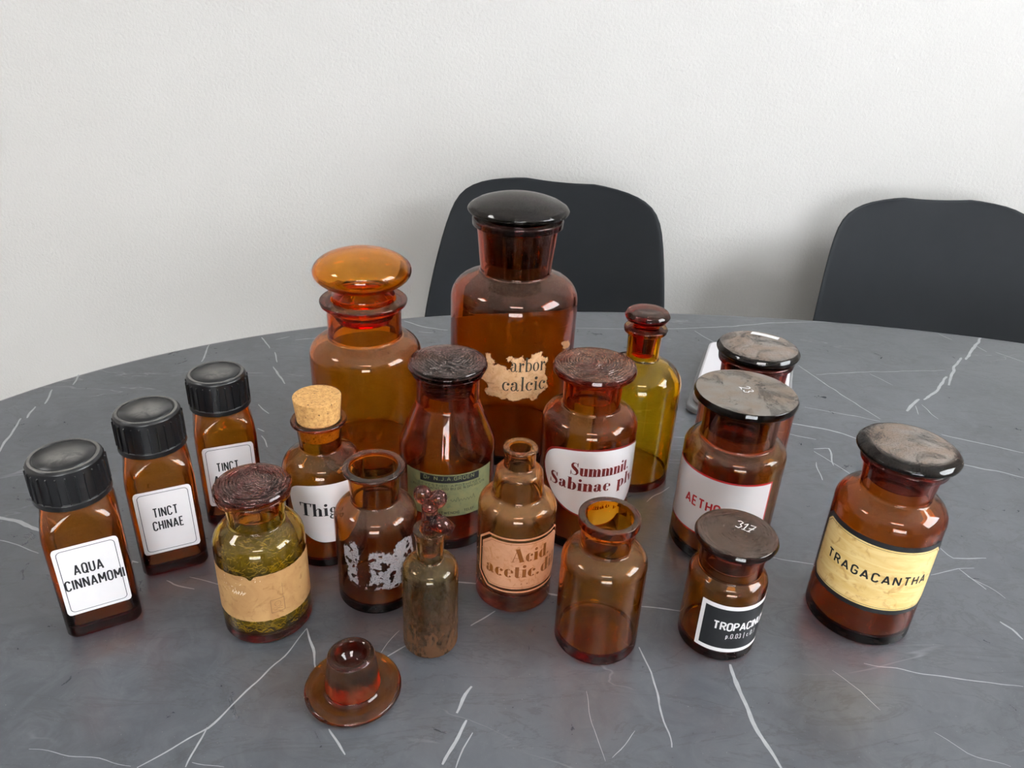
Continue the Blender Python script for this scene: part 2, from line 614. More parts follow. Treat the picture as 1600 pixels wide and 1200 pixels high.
def marble():
    t = NT('dark_marble_laminate')
    co = t.coord()
    n1 = t.noise(5.0, 8, 0.62, co, 0.6)
    n2 = t.noise(38, 7, 0.7, co, 1.2)
    n3 = t.noise(900, 2, 0.5, co)
    c = t.mix(t.ramp(n1, 0.3, 0.7), (0.052, 0.058, 0.068), (0.094, 0.101, 0.115))
    c = t.mix(t.math('MULTIPLY', t.ramp(n2, 0.35, 0.75), 0.6), c, (0.125, 0.133, 0.147))
    # dark hair cracks of the stone print
    vm = t.n('ShaderNodeMapping', {0: co, 2: (0, 0, 0.9), 3: (3.0, 9.0, 1.0)}).outputs[0]
    n4 = t.noise(2.6, 9, 0.66, vm, 1.0)
    crack = t.math('SUBTRACT', 1.0, t.ramp(t.math('ABSOLUTE', t.math('SUBTRACT', n4, 0.5)), 0.0, 0.02))
    c = t.mix(t.math('MULTIPLY', crack, 0.45), c, (0.045, 0.047, 0.05))
    # thin pale secondary veins
    n5 = t.noise(3.1, 5, 0.5, t.n('ShaderNodeMapping', {0: co, 2: (0, 0, -0.6), 3: (1.0, 3.0, 1.0)}).outputs[0], 0.8)
    vein = t.math('SUBTRACT', 1.0, t.ramp(t.math('ABSOLUTE', t.math('SUBTRACT', n5, 0.56)), 0.0, 0.006))
    vein = t.math('MULTIPLY', vein, t.ramp(t.noise(7, 3, 0.5, co), 0.5, 0.62))
    c = t.mix(t.math('MULTIPLY', vein, 0.35), c, (0.36, 0.37, 0.38))
    # lint and dust specks
    c = t.mix(t.math('MULTIPLY', t.ramp(n3, 0.72, 0.78), 0.6), c, (0.45, 0.45, 0.44))
    bp = t.bump(t.noise(260, 5, 0.6, co), 0.12, 0.0006)
    r = t.math('ADD', 0.22, t.math('MULTIPLY', n2, 0.16))
    return t.done(t.pbsdf(c, r, bp, **{'IOR': 1.72}))


M_TABLE = marble()
M_VEIN = plain('pale_marble_vein', (0.40, 0.41, 0.425), 0.42, 0.25, 160)
M_METAL = plain('black_metal', (0.02, 0.02, 0.021), 0.4)
M_CHAIR = plain('black_polypropylene', (0.012, 0.0145, 0.018), 0.6, 0.12, 30, 0.10, 900, **{'Specular IOR Level': 0.25})

M_CAP = NT('black_bakelite')
_t = M_CAP
_g = _t.n('ShaderNodeNewGeometry')
_u = _t.n('ShaderNodeSeparateXYZ', {0: _g.outputs['Normal']}).outputs[2]
_d = _t.math('MULTIPLY', _t.ramp(_u, 0.9, 0.99), _t.math('ADD', 0.16, _t.math('MULTIPLY', _t.ramp(_t.noise(75, 6, 0.7, _t.n('ShaderNodeVectorMath', {0: _t.coord(), 1: _t.n('ShaderNodeObjectInfo').outputs['Location']}, operation='ADD').outputs[0], 0.8), 0.34, 0.6), 0.40)))
_d = _t.math('MULTIPLY', _d, _t.math('ADD', 0.55, _t.noise(1900, 3, 0.7)))
_a = _t.pbsdf((0.008, 0.008, 0.009), 0.28)
_bb = _t.n('ShaderNodeBsdfDiffuse', {'Color': (0.27, 0.255, 0.235)}).outputs[0]
M_CAP = _t.done(_t.n('ShaderNodeMixShader', {0: _d, 1: _a, 2: _bb}).outputs[0])

M_PAPER = plain('white_label_paper', (0.76, 0.735, 0.745), 0.55, 0.03, 120)
M_ENAMEL = plain('white_enamel', (0.78, 0.76, 0.77), 0.3, 0.02, 90)
M_INK = plain('black_ink', (0.008, 0.008, 0.01), 0.5)
M_LINE = plain('blue_black_rule', (0.012, 0.014, 0.026), 0.5)
M_RED = plain('dark_red_enamel', (0.20, 0.013, 0.012), 0.35)
M_RED2 = plain('bright_red_enamel', (0.42, 0.02, 0.025), 0.35)
M_MAROON = plain('maroon_ink', (0.15, 0.012, 0.012), 0.4)
M_BLACK = plain('black_label_print', (0.011, 0.012, 0.014), 0.45, 0.2, 500)
M_WHITE = plain('white_print', (0.82, 0.80, 0.80), 0.5)
M_CHALK = plain('white_marker', (0.8, 0.8, 0.8), 0.7)


def aged(name, c0, c1, c2, scale=45, rough=0.6, streak=False):
    t = NT(name)
    co = t.coord()
    vec = t.n('ShaderNodeMapping', {0: co, 3: (1, 1, 5.0)}).outputs[0] if streak else co
    c = t.mix(t.ramp(t.noise(scale, 6, 0.6, vec, 0.8), 0.3, 0.7), c0, c1)
    c = t.mix(t.math('MULTIPLY', t.ramp(t.noise(scale * 1.7, 5, 0.6, co, 1.6), 0.52, 0.72), 0.8), c, c2)
    return t.done(t.pbsdf(c, rough))


M_CREAM = aged('varnished_cream_label', srgb(250, 222, 156), srgb(238, 200, 124), srgb(206, 152, 82), 40, 0.35, True)
M_KRAFT = aged('brown_paper_label', srgb(162, 120, 74), srgb(178, 138, 88), srgb(140, 98, 56), 60, 0.7)
M_GREENP = aged('green_label_paper', srgb(112, 118, 84), srgb(128, 128, 88), srgb(92, 104, 78), 70, 0.65)
M_TORN = aged('torn_label_paper', srgb(226, 186, 142), srgb(208, 160, 112), srgb(168, 112, 66), 110, 0.75)
M_ETCH = aged('etched_tan_label', srgb(196, 142, 108), srgb(184, 130, 96), srgb(166, 108, 58), 80, 0.6)
M_AMBINK = plain('amber_clear_letter', srgb(128, 72, 20), 0.4)
M_SILVER = plain('flaking_silver_paint', (0.32, 0.305, 0.32), 0.6, 0.3, 900)
M_TANINK = plain('faded_brown_ink', srgb(128, 92, 58), 0.6)
M_DARKINK = plain('faded_black_ink', srgb(62, 54, 40), 0.6)
M_OLIVEINK = plain('olive_black_ink', srgb(44, 46, 34), 0.6)
M_SCUFF = plain('white_scuff', srgb(232, 214, 190), 0.7)

M_CORK = NT('cork_grain')
_t = M_CORK
_c = _t.mix(_t.ramp(_t.noise(330, 5, 0.7), 0.35, 0.7), srgb(212, 164, 100), srgb(178, 128, 72))
_c = _t.mix(_t.ramp(_t.noise(620, 3, 0.6, None, 0.6), 0.60, 0.68), _c, srgb(92, 60, 34))
M_CORK = _t.done(_t.pbsdf(_c, 0.85, _t.bump(_t.noise(900, 4), 0.4, 0.0008)))

M_HERB = plain('dry_herb_mass', srgb(118, 108, 42), 0.9, 0.5, 260, 0.8, 500)
M_STRAND = plain('dry_herb_strand', srgb(196, 178, 72), 0.8, 0.45, 120)

# ================================================================== room
RX0, RX1, RY0, RY1, RZ = -3.0, 2.00, -3.4, 1.60, 2.7
struct(box('floor', RX0 - .2, RX1 + .2, RY0 - .2, RY1 + .2, -.1, 0, M_FLOOR))
struct(box('ceiling', RX0 - .2, RX1 + .2, RY0 - .2, RY1 + .2, RZ, RZ + .1, M_CEIL))
struct(box('wall_back', RX0 - .2, RX1 + .2, RY1, RY1 + .12, 0, RZ, M_WALL))
struct(box('wall_left', RX0 - .12, RX0, RY0, RY1, 0, RZ, M_SIDE))
struct(box('baseboard_back', RX0, RX1, RY1 - .012, RY1, 0, .06, M_FRAME))
# walls with a window opening each
def wall_with_window(name, wname, fixed, along0, along1, w0, w1, z0, z1, mat, axis):
    """axis 0: wall across x at x = fixed; axis 1: wall across y at y = fixed; glass set in a painted frame"""
    bm_ = bmesh.new()
    for (a0, a1, b0, b1) in ((along0, along1, 0, z0), (along0, along1, z1, RZ), (along0, w0, z0, z1), (w1, along1, z0, z1)):
        r_ = bmesh.ops.create_cube(bm_, size=1)
        for v_ in r_['verts']:
            t_, l_, h_ = fixed + v_.co.x * .12, (a0 + a1) / 2 + v_.co.y * (a1 - a0), (b0 + b1) / 2 + v_.co.z * (b1 - b0)
            v_.co = Vector((t_, l_, h_)) if axis == 0 else Vector((l_, t_, h_))
    me_ = bpy.data.meshes.new(name)
    bm_.to_mesh(me_)
    bm_.free()
    me_.materials.append(mat)
    o_ = bpy.data.objects.new(name, me_)
    COL.objects.link(o_)
    struct(o_)
    wn = bpy.data.objects.new(wname, None)
    COL.objects.link(wn)
    mid = (w0 + w1) / 2
    wn.location = (fixed, mid, z0) if axis == 0 else (mid, fixed, z0)
    wn.rotation_euler = (0, 0, 0 if axis == 0 else PI / 2)
    struct(wn)
    hy, hz = (w1 - w0) / 2, z1 - z0
    box('window_sill', -.08, .08, -hy, hy, 0, .04, M_FRAME, wn)
    box('window_head', -.03, .03, -hy, hy, hz - .05, hz, M_FRAME, wn)
    for sg in (-1, 1):
        box('window_jamb', -.03, .03, sg * (hy - .025) - .025, sg * (hy - .025) + .025, .04, hz - .05, M_FRAME, wn)
    box('pane', -.003, .003, -hy + .05, hy - .05, .04, hz - .05, M_PANE, wn)


_t = NT('window_glass')
M_PANE = _t.done(_t.n('ShaderNodeMixShader', {0: 0.07, 1: _t.n('ShaderNodeBsdfTransparent').outputs[0], 2: _t.n('ShaderNodeBsdfGlossy', {'Roughness': 0.02}).outputs[0]}).outputs[0])
wall_with_window('wall_right', 'window_1', RX1 + .06, RY0, RY1, -.70, .80, 1.48, 2.64, M_SIDE, 0)
wall_with_window('wall_front', 'window_2', RY0 - .06, RX0 - .2, RX1 + .2, -.60, 1.20, .70, 1.9, M_DARK, 1)

_t = NT('led_diffuser')
M_LED = _t.done(_t.n('ShaderNodeEmission', {'Color': (1.0, 0.985, 0.965), 'Strength': PANEL}).outputs[0])
for lx, ly, hx, hy, where in ((-1.9, .15, .3, .3, 'nearer the windowless side wall'), (.2, -1.35, .5, .2, 'in the middle of the ceiling')):
    t = thing('ceiling_light', 'long white light panel ' + where, 'ceiling light', (lx, ly, RZ), 0, 'white ceiling light panels')
    for (a, b, c, d) in ((-hx, hx, -hy, -hy + .02), (-hx, hx, hy - .02, hy), (-hx, -hx + .02, -hy + .02, hy - .02), (hx - .02, hx, -hy + .02, hy - .02)):
        box('frame_strip', a, b, c, d, -.03, 0, M_FRAME, t)
    box('diffuser', -hx + .02, hx - .02, -hy + .02, hy - .02, -.025, -.005, M_LED, t)

# ================================================================== table
TC = (0.3127, 0.4642)
tb = thing('oval_table', 'large oval table with a dark grey veined marble top', 'table', (TC[0], TC[1], 0), math.radians(0.954))


def oval(s, n=160, off=0.0):
    p = []
    e = 2 / 2.146
    for k in range(n):
        a = 2 * PI * k / n
        c, sn = math.cos(a), math.sin(a)
        p.append(((0.9514 + off) * s * math.copysign(abs(c) ** e, c), (0.629 + off) * s * math.copysign(abs(sn) ** e, sn)))
    return p


vs, fs = [], []
n = 160
lv = [(-.02, -.028), (-.004, -.028), (-.001, -.026), (0, -.022), (0, -.004), (-.0006, -.0015), (-.0025, 0), (-.006, 0)]
for off, z in lv:
    vs += [(x, y, TZ + z) for x, y in oval(1, n, off)]
for i in range(len(lv) - 1):
    for k in range(n):
        k2 = (k + 1) % n
        fs.append((i * n + k, i * n + k2, (i + 1) * n + k2, (i + 1) * n + k))
fs.append(tuple(range(n - 1, -1, -1)))
fs.append(tuple(range((len(lv) - 1) * n, len(lv) * n)))
top = mesh_obj('tabletop', vs, fs, M_TABLE, tb, True)
for p in top.data.polygons:
    if len(p.vertices) > 4:
        p.use_smooth = False
lathe('pedestal_foot', fillet([(0, 0), (.34, 0, .004), (.34, .012, .008), (.06, .03, .02), (.05, .06)]) + [Vector((0, .06))], M_METAL, tb)
lathe('pedestal_column', fillet([(0, .055), (.05, .055, .001), (.05, TZ - .06, .02), (.22, TZ - .034, .004), (.22, TZ - .0285)]) + [Vector((0, TZ - .0285))], M_METAL, tb)
# pale veins of the marble print, laid flush in the top
VEINS=[(3.31,[(167,397),(167,381),(169,363),(172,340),(180,315)]),(1.42,[(-143,411),(-148,392),(-167,353),(-182,324),(-213,294)]),(1.73,[(-143,411),(-131,389),(-126,375)]),(1.51,[(-182,324),(-184,313),(-185,296)]),
(1.53,[(-106,327),(-100,320),(-91,310)]),(2.45,[(-17,366),(-22,355),(-26,344)]),(2.71,[(-19,339),(-23,326),(-31,306)]),(1.14,[(-15,330),(-19,318),(-22,304)]),
(0.55,[(-283,303),(-252,300),(-217,295)]),(0.55,[(-182,300),(-162,297)]),(1.32,[(-79,389),(-67,399)]),(0.67,[(-84,392),(-75,414)]),
(1.37,[(-4,438),(-22,422)]),(1.95,[(-44,469),(-21,468)]),(1.93,[(37,461),(46,459)]),(1.19,[(109,451),(140,449)]),
(1.44,[(103,409),(108,386),(110,359),(113,337),(113,326)]),(0.48,[(61,367),(63,341),(70,314)]),(0.57,[(91,337),(75,316)]),(0.96,[(266,404),(327,394),(374,390)]),
(0.55,[(240,396),(254,378),(261,363)]),(0.51,[(290,347),(305,333),(328,324)]),(2.13,[(393,454),(398,446),(401,436)]),(0.81,[(395,507),(406,494),(412,481)]),
(4.43,[(695,1051),(672,1022),(629,967)]),(4.12,[(626,973),(598,937),(563,881)]),(3.86,[(573,908),(541,865),(510,836)]),(4.46,[(505,837),(492,824),(474,804)]),
(1.09,[(492,819),(485,796)]),(1.08,[(501,823),(504,787)]),(1.65,[(381,920),(403,855),(412,832),(433,780)]),(1.13,[(396,894),(469,910),(581,927)]),
(0.93,[(471,905),(487,873)]),(2.41,[(317,761),(361,748),(391,730)]),(1.07,[(351,801),(421,779),(430,774)]),(1.35,[(308,736),(339,725)]),
(1.85,[(330,705),(347,707),(340,673)]),(1.25,[(329,700),(353,655)]),(1.7,[(490,750),(532,733),(565,718)]),(1.91,[(480,688),(515,677),(536,668)]),
(1.23,[(323,678),(318,644)]),(1.61,[(635,1060),(644,1037)]),(1.56,[(671,1020),(675,998)]),(1.52,[(688,999),(711,968)]),
(2.12,[(-398,895),(-387,843)]),(2.11,[(-514,793),(-506,767)]),(2.68,[(-523,753),(-512,720)]),(2.59,[(-519,713),(-514,688)]),
(2.49,[(-519,687),(-510,653),(-499,615)]),(4.19,[(-442,523),(-418,516),(-393,506)]),(1.21,[(-420,492),(-401,487),(-379,478)]),(2.06,[(-339,925),(-317,892)]),
(1.99,[(-308,881),(-296,852)]),(2.51,[(-297,839),(-283,817),(-270,795)]),(1.74,[(-285,742),(-267,722)]),(1.67,[(-268,691),(-260,684)]),
(1.62,[(-260,676),(-246,655)]),(1.23,[(-319,921),(-303,932)]),(1.23,[(-293,922),(-266,932)]),(2.24,[(-160,1007),(-124,986),(-94,980)]),
(1.19,[(-134,969),(-113,969)]),(2.03,[(223,1025),(324,1048),(391,1071),(477,1085)]),(1.59,[(88,1011),(168,1018)]),(1.37,[(262,1023),(285,978)]),
(1.15,[(159,618),(133,592)]),(1.07,[(180,715),(196,717)]),(1.04,[(232,519),(249,515),(269,512)]),(1.33,[(-264,454),(-257,450),(-239,446)]),
(0.77,[(-248,459),(-221,453)]),(1.48,[(-304,476),(-295,473)]),(1.39,[(389,543),(394,530),(424,532)]),(0.94,[(363,506),(391,516),(406,518)]),
(1.11,[(391,516),(402,491)])]
vs, fs = [], []
ca, sa = math.cos(-math.radians(0.954)), math.sin(-math.radians(0.954))
for wmm, pl in VEINS:
    pts = [Vector((a / 1000, b / 1000)) for a, b in pl]
    L = sum((b - a).length for a, b in zip(pts[:-1], pts[1:]))
    # smooth line through the points
    fine = []
    for i in range(len(pts) - 1):
        p0, p1, p2, p3 = pts[max(i - 1, 0)], pts[i], pts[i + 1], pts[min(i + 2, len(pts) - 1)]
        m = max(3, int((p2 - p1).length / 0.004))
        for k in range(m):
            s = k / m
            fine.append((0.5 * ((2 * p1) + (p2 - p0) * s + (2 * p0 - 5 * p1 + 4 * p2 - p3) * s * s + (3 * p1 - p0 - 3 * p2 + p3) * s ** 3)).lerp(p1.lerp(p2, s), .6))
    fine.append(pts[-1])
    N_ = len(fine)
    b0 = len(vs)
    ph = random.random() * 50
    for i, p in enumerate(fine):
        d = (fine[min(i + 1, N_ - 1)] - fine[max(i - 1, 0)]).normalized()
        nr = Vector((-d.y, d.x))
        s = i / (N_ - 1)
        wd = wmm / 1000 * (0.25 + 0.75 * math.sin(PI * min(1, max(0.0, s * 0.9 + 0.05))) ** 0.5) * (0.75 + 0.7 * abs(noise.noise(Vector((ph, i * .35, 0)))))
        off = noise.noise(Vector((ph + 9, i * .25, 0))) * 0.0016
        q = p + nr * off
        for sg in (1, -1):
            c = q + nr * sg * wd / 2
            x, y = c.x - TC[0], c.y - TC[1]
            vs.append((x * ca - y * sa, x * sa + y * ca, TZ + 0.00006))
    for i in range(N_ - 1):
        k = b0 + 2 * i
        fs.append((k + 1, k + 3, k + 2, k))
vo = mesh_obj('marble_veining', vs, fs, M_VEIN, tb, False)
vo['kind'] = 'stuff'
vo['label'] = 'pale grey veins'

# ================================================================== chairs
def chair(x, y, yaw, label):
    t = thing('shell_chair', label, 'chair', (x, y, 0), yaw, 'black shell chairs behind the table')
    # side line of the shell, front to top of back: (y, z), half width, forward curl
    line = [(-.235, .415, .17, .0), (-.225, .432, .195, .003), (-.17, .445, .215, .012), (-.08, .437, .228, .022), (.02, .43, .233, .03), (.11, .432, .236, .036),
            (.165, .452, .238, .042), (.195, .50, .24, .05), (.21, .56, .24, .055), (.225, .64, .232, .05), (.238, .71, .222, .042), (.25, .77, .211, .033), (.257, .81, .2, .026), (.262, .835, .182, .02), (.265, .85, .152, .014), (.267, .858, .115, .009), (.268, .862, .06, .004)]
    nu = 24
    vs, fs = [], []
    for i, (yy, zz, hw, cu) in enumerate(line):
        a = line[max(i - 1, 0)]
        b = line[min(i + 1, len(line) - 1)]
        d = Vector((b[0] - a[0], b[1] - a[1])).normalized()
        nrm = Vector((-d.y, d.x))          # up out of the seat, forward out of the back
        for k in range(nu + 1):
            u = -1 + 2 * k / nu
            c = cu * abs(u) ** 2.2
            vs.append((u * hw, yy + nrm.x * c, zz + nrm.y * c))
    for i in range(len(line) - 1):
        for k in range(nu):
            q = i * (nu + 1) + k
            fs.append((q, q + 1, q + nu + 2, q + nu + 1))
    s = mesh_obj('seat_shell', vs, fs, M_CHAIR, t, True)
    so = s.modifiers.new('thickness', 'SOLIDIFY')
    so.thickness = 0.006
    so.offset = -1
    sb = s.modifiers.new('smooth', 'SUBSURF')
    sb.levels = sb.render_levels = 1
    for sx, sy in ((-1, -1), (1, -1), (-1, 1), (1, 1)):
        tube('leg', [(sx * .12, sy * .11, .415), (sx * .2, sy * .2 + .01, .0)], [.013, .009], M_METAL, t)
    tube('seat_brace', [(-.125, -.11, .416), (.125, -.11, .416)], .008, M_METAL, t)
    tube('seat_brace', [(-.125, .11, .412), (.125, .11, .412)], .008, M_METAL, t)


chair(0.012, 1.20, math.radians(-13), 'black moulded shell chair standing nearer the tallest bottle')
chair(0.815, 1.20, math.radians(4), 'black moulded shell chair standing farther from the tallest bottle')

# ================================================================== bottles
D1 = (0.36, 0.28, 0.22)
G_BROWN = glass('brown_glass', BRN, 0.07, D1, film=0.006)
G_TRAG = glass('deep_brown_glass', (0.74, 0.32, 0.04), 0.09, D1, film=0.008)
G_TALL = glass('tall_bottle_glass', (0.74, 0.36, 0.03), 0.09, D1, film=0.008)
G_PEEL = glass('umber_glass', (0.72, 0.34, 0.045), 0.12, D1, film=0.012)
G_DUSTY = glass('dusty_amber_glass', (0.85, 0.46, 0.04), 0.12, (0.42, 0.31, 0.19), film=0.004)
G_BULB = glass('large_amber_glass', (0.86, 0.50, 0.06), 0.12, (0.42, 0.28, 0.2), film=0.02)
G_RED = glass('red_brown_glass', (0.80, 0.36, 0.04), 0.07, D1, film=0.006)
G_YELLOW = glass('yellow_amber_glass', (0.88, 0.64, 0.05), 0.05, D1, film=0.005)
G_OLIVE = glass('olive_amber_glass', (0.90, 0.74, 0.20), 0.06, D1, film=0.008)
G_FROST = glass('frosted_amber_glass', (0.91, 0.60, 0.09), 0.20, (0.55, 0.33, 0.15), film=0.045, rough=0.03)
G_GRIMY = glass('grimy_amber_glass', (0.86, 0.66, 0.24), 0.10, (0.36, 0.30, 0.18), film=0.03, dscale=110, grime=(0.004, 0.066, 1.7), gcol=(0.075, 0.036, 0.02))
G_ORANGE = glass('orange_glass', (0.94, 0.62, 0.02), 0.07, (0.44, 0.26, 0.16), film=0.004)
G_STOP = glass('loose_stopper_glass', (0.91, 0.66, 0.28), 0.05, (0.36, 0.24, 0.17), film=0.02, rough=0.02)
G_SWIRL = glass('swirled_lid_glass', (0.78, 0.40, 0.14), 0.10, (0.27, 0.20, 0.17), film=0.01, rings=1.0)
G_SWIRL2 = glass('pale_swirled_lid_glass', (0.84, 0.50, 0.12), 0.10, (0.38, 0.25, 0.17), film=0.01, rings=1.0, ringc=(-.004, .003))
G_BLKLID = glass('black_glass_lid', (0.30, 0.10, 0.05), 0.10, (0.20, 0.18, 0.17), film=0.003, lid=0.22, lidlo=0.93)
G_DUSTLID = glass('dust_covered_lid_glass', (0.40, 0.15, 0.05), 0.06, (0.30, 0.27, 0.245), film=0.004, lid=1.0, lidlo=0.90)
G_FLATLID = glass('grey_dusted_lid_glass', (0.30, 0.10, 0.05), 0.06, (0.245, 0.225, 0.20), film=0.004, lid=1.25, dscale=60)
G_BROWNLID = glass('brown_dusted_lid_glass', (0.5, 0.2, 0.05), 0.06, (0.20, 0.15, 0.12), film=0.004, lid=0.6, rings=0.35, dscale=90)


def bottle(name, label, X, Y, outer, rin, t, tb_, mat, neck=None, cat='bottle', mod=None, push=0.002, inner=None):
    """outer: corner list from the base edge to the rim; the cavity follows it t inside"""
    root = thing(name, label, cat, (X, Y, TZ + 0.0003))
    R = outer[0][0]
    ztop = outer[-1][1]
    prof = [(0, push * 0.6), (R * 0.55, push * 0.45, .004), (R - .006, 0, .002)] + outer
    if inner is None:
        (rs, zs, fs_), (rn, zn, fn) = outer[1][:3], outer[2][:3]
        inner = [(rin, ztop, .0008), (rin, ztop - .004), (min(rin, rn - t), zn - t * .2, fn), (rs - t, zs - t * .7, max(.002, fs_ - t)), (R - t, tb_, .005), (0, tb_ + push)]
    body = lathe('bottle_body', fillet(prof + inner), mat, root, 84, mod)
    return root, body


def lidprof(plug_r0, plug_r1, zp, zl, rl, ztop, dome, edge=.002, ndome=8, hollow=False, rip=0.0):
    """disc stopper: tapered plug, overhanging disc, low dome"""
    if hollow:
        st_ = [(0, zl - .0005), (plug_r1 - .0045, zl - .0005, .002), (plug_r0 - .0028, zp, .0008), (plug_r0, zp, .0008)]
    else:
        st_ = [(0, zp + .002), (plug_r0 - .004, zp, .001), (plug_r0, zp + .001, .001)]
    p = st_ + [ (plug_r1, zl, .0008), (rl - edge * .5, zl, edge * .8), (rl, (zl + ztop) / 2, edge * .5), (rl - edge * .6, ztop, edge)]
    out = fillet(p[:-1] + [(rl - edge * .6, ztop - .0001, edge * .7), (rl * .8, ztop + dome * .36)])
    for k in range(1, ndome + 1):
        s = .8 * (1 - k / ndome)
        dz = rip * math.sin(k * 2 * PI / 7.0) * (0.6 + 0.4 * math.sin(k * 0.83))
        out.append(Vector((rl * s if k < ndome else 0.0, ztop + dome * (1 - s * s) + dz)))
    return out


def azu(az, azc, r):
    return math.radians(az - azc) * r


# ---- three square bottles with ribbed screw caps
def rsq(a, rc, n=12):
    p = []
    for k, (sx, sy) in enumerate(((1, 1), (-1, 1), (-1, -1), (1, -1))):
        for j in range(n):
            an = k * PI / 2 + (PI / 2) * j / (n - 1)
            p.append((sx * (a - rc) + rc * math.cos(an), sy * (a - rc) + rc * math.sin(an)))
    return p


def square_bottle(X, Y, phi, label, lines):
    root = thing('square_medicine_bottle', label, 'bottle', (X, Y, TZ + 0.0003), phi, 'square screw-cap bottles with white labels')
    a, q = .0243, .30
    outer = [(0, a - .0045, q), (.0006, a - .0026, q), (.002, a - .001, q), (.0045, a, q), (.006, a, q), (.083, a, q), (.087, a - .0002, .31), (.092, a - .0007, .34), (.097, a - .0016, .45), (.1010, a - .0028, .7), (.1040, .0212, .95), (.1055, .0200, 1), (.1065, .0190, 1), (.109, .0185, 1), (.133, .0185, 1)]
    inner = [(.1330, .0150, 1), (.109, .0150, 1), (.1055, .0165, 1), (.1035, .0185, .95), (.1000, .0197, .7), (.096, .0209, .45), (.091, .0218, .36), (.086, .0223, .33), (.07, .0223, .33), (.013, .0223, .33), (.0095, .0213, .33), (.0078, .019, .4), (.007, .012, .6)]
    vs, fs = [], []
    rings = []
    vs.append((0, 0, .0008))
    rings.append([0])
    for z, h_, rr in outer + inner:
        idx = []
        for px, py in rsq(h_, h_ * min(rr, .999)):
            idx.append(len(vs))
            vs.append((px, py, z))
        rings.append(idx)
    vs.append((0, 0, .0072))
    rings.append([len(vs) - 1])
    m = 48
    for A, B in zip(rings[:-1], rings[1:]):
        for k in range(m):
            k2 = (k + 1) % m
            if len(A) == 1:
                fs.append((A[0], B[k2], B[k]))
            elif len(B) == 1:
                fs.append((A[k], A[k2], B[0]))
            else:
                fs.append((A[k], A[k2], B[k2], B[k]))
    mesh_obj('bottle_body', vs, fs, G_RED, root)
    # cap
    cr, z0, z1 = .0238, .1072, .1367
    prof = fillet([(.0192, z0, .0004), (cr + .0005, z0, .0006), (cr + .0005, z0 + .0042, .0008), (cr - .0003, z0 + .0046, .0004), (cr - .0006, z1 - .0016, .0014), (cr - .0022, z1, .0012), (.0196, z1, .0005), (.0193, z1 - .0007, .0004), (.0187, z1 - .0007, .0004), (.0184, z1 - .0002, .0004)]) + [Vector((0, z1 - .0002)), Vector((0, z1 - .0025)), Vector((.0192, z1 - .0025)), Vector((.0192, z0))]
    cap = lathe('screw_cap', prof, M_CAP, root, 90)
    vs, fs = [], []
    for k in range(26):
        an = 2 * PI * (k + .3) / 26
        c, s_ = math.cos(an), math.sin(an)
        for (rr, zz) in ((cr - .001, z0 + .0045), (cr - .001, z1 - .0042)):
            for d, w_ in ((0.0, .0006), (.0016, .00025)):
                for sg in (-1, 1):
                    r_ = rr + d
                    vs.append((r_ * c - sg * w_ * s_, r_ * s_ + sg * w_ * c, zz if d == 0 or zz < .12 else zz - .0006))
        b = len(vs) - 8
        fs += [(b, b + 2, b + 6, b + 4), (b + 2, b + 3, b + 7, b + 6), (b + 3, b + 1, b + 5, b + 7), (b + 4, b + 6, b + 7, b + 5)]
    rb = mesh_obj('cap_ribs', vs, fs, M_CAP, cap, False)
    rb['kind'] = 'stuff'
    # label on the front face
    mp = lambda off: (lambda u, v: Vector((u, -a - off - .0002, v)))
    lw, l0, l1 = .0202, .0232, .0806
    lo, hi = rr_edge(lw, l0, l1, .0028)
    lab = sheet('label', mp(0), -lw, lw, lo, hi, M_PAPER, root, 48, 4)
    ink = Ink()
    ink.frame(round_rect(lw - .0026, l0 + .0026, l1 - .0026, .0030), .00042)
    ink.build('border_line', mp(.0001), M_LINE, lab)
    ink = Ink()
    for s_, uc, vb, cap_h, wd in lines:
        ink.text(s_, uc, vb, cap_h, 'sans', .165, wd, .30, True)
    ink.build('lettering', mp(.00012), M_INK, lab)
    return root


square_bottle(-.2952, .4194, .5362, 'square brown bottle lettered AQUA CINNAMOMI under a black cap', [('AQUA', -.0010, .0566, .0080, .0172), ('CINNAMOMI', .0010, .0448, .0080, .0356)])
square_bottle(-.2701, .4849, .4835, 'square brown bottle lettered TINCT CHINAE under a black cap', [('TINCT', -.0002, .0566, .0078, .0168), ('CHINAE', .0002, .0448, .0078, .0208)])
square_bottle(-.2428, .5507, .4293, 'square brown bottle lettered TINCT, standing next to the cork-stoppered bottle', [('TINCT', -.0020, .0566, .0078, .0168), ('A', -.0120, .0448, .0078, .0040)])

# ---- bottle of dried herb with a brown paper label
X, Y, R = -.1737, .4244, .0314
root, b = bottle('herb_bottle', 'olive amber bottle of dried herb with a brown paper band', X, Y,
                 [(R, 0, .004), (R, .0800, .0135), (.0188, .0878, .0025), (.0205, .1085, .001), (.0252, .1092, .0012), (.0255, .1130, .0012)], .0170, .0022, .005, G_OLIVE)
lathe('stopper', lidprof(.0150, .0163, .094, .1134, .0264, .1185, .0022, .003, 49, True, .00030), G_SWIRL, root)
mp = on_cyl(-70, R + .0003)
W = azu(12, -70, R)


def lo(u):
    return .0224 + .0004 * noise.noise(Vector((u * 400, 0, 0))) + (.0012 if u > .0 and u < .008 else 0) * noise.noise(Vector((u * 900, 5, 0)))


def hi(u):
    return .0630 - .0035 * math.exp(-((u + .0085) / .0022) ** 2) + .0005 * noise.noise(Vector((u * 500, 9, 0)))


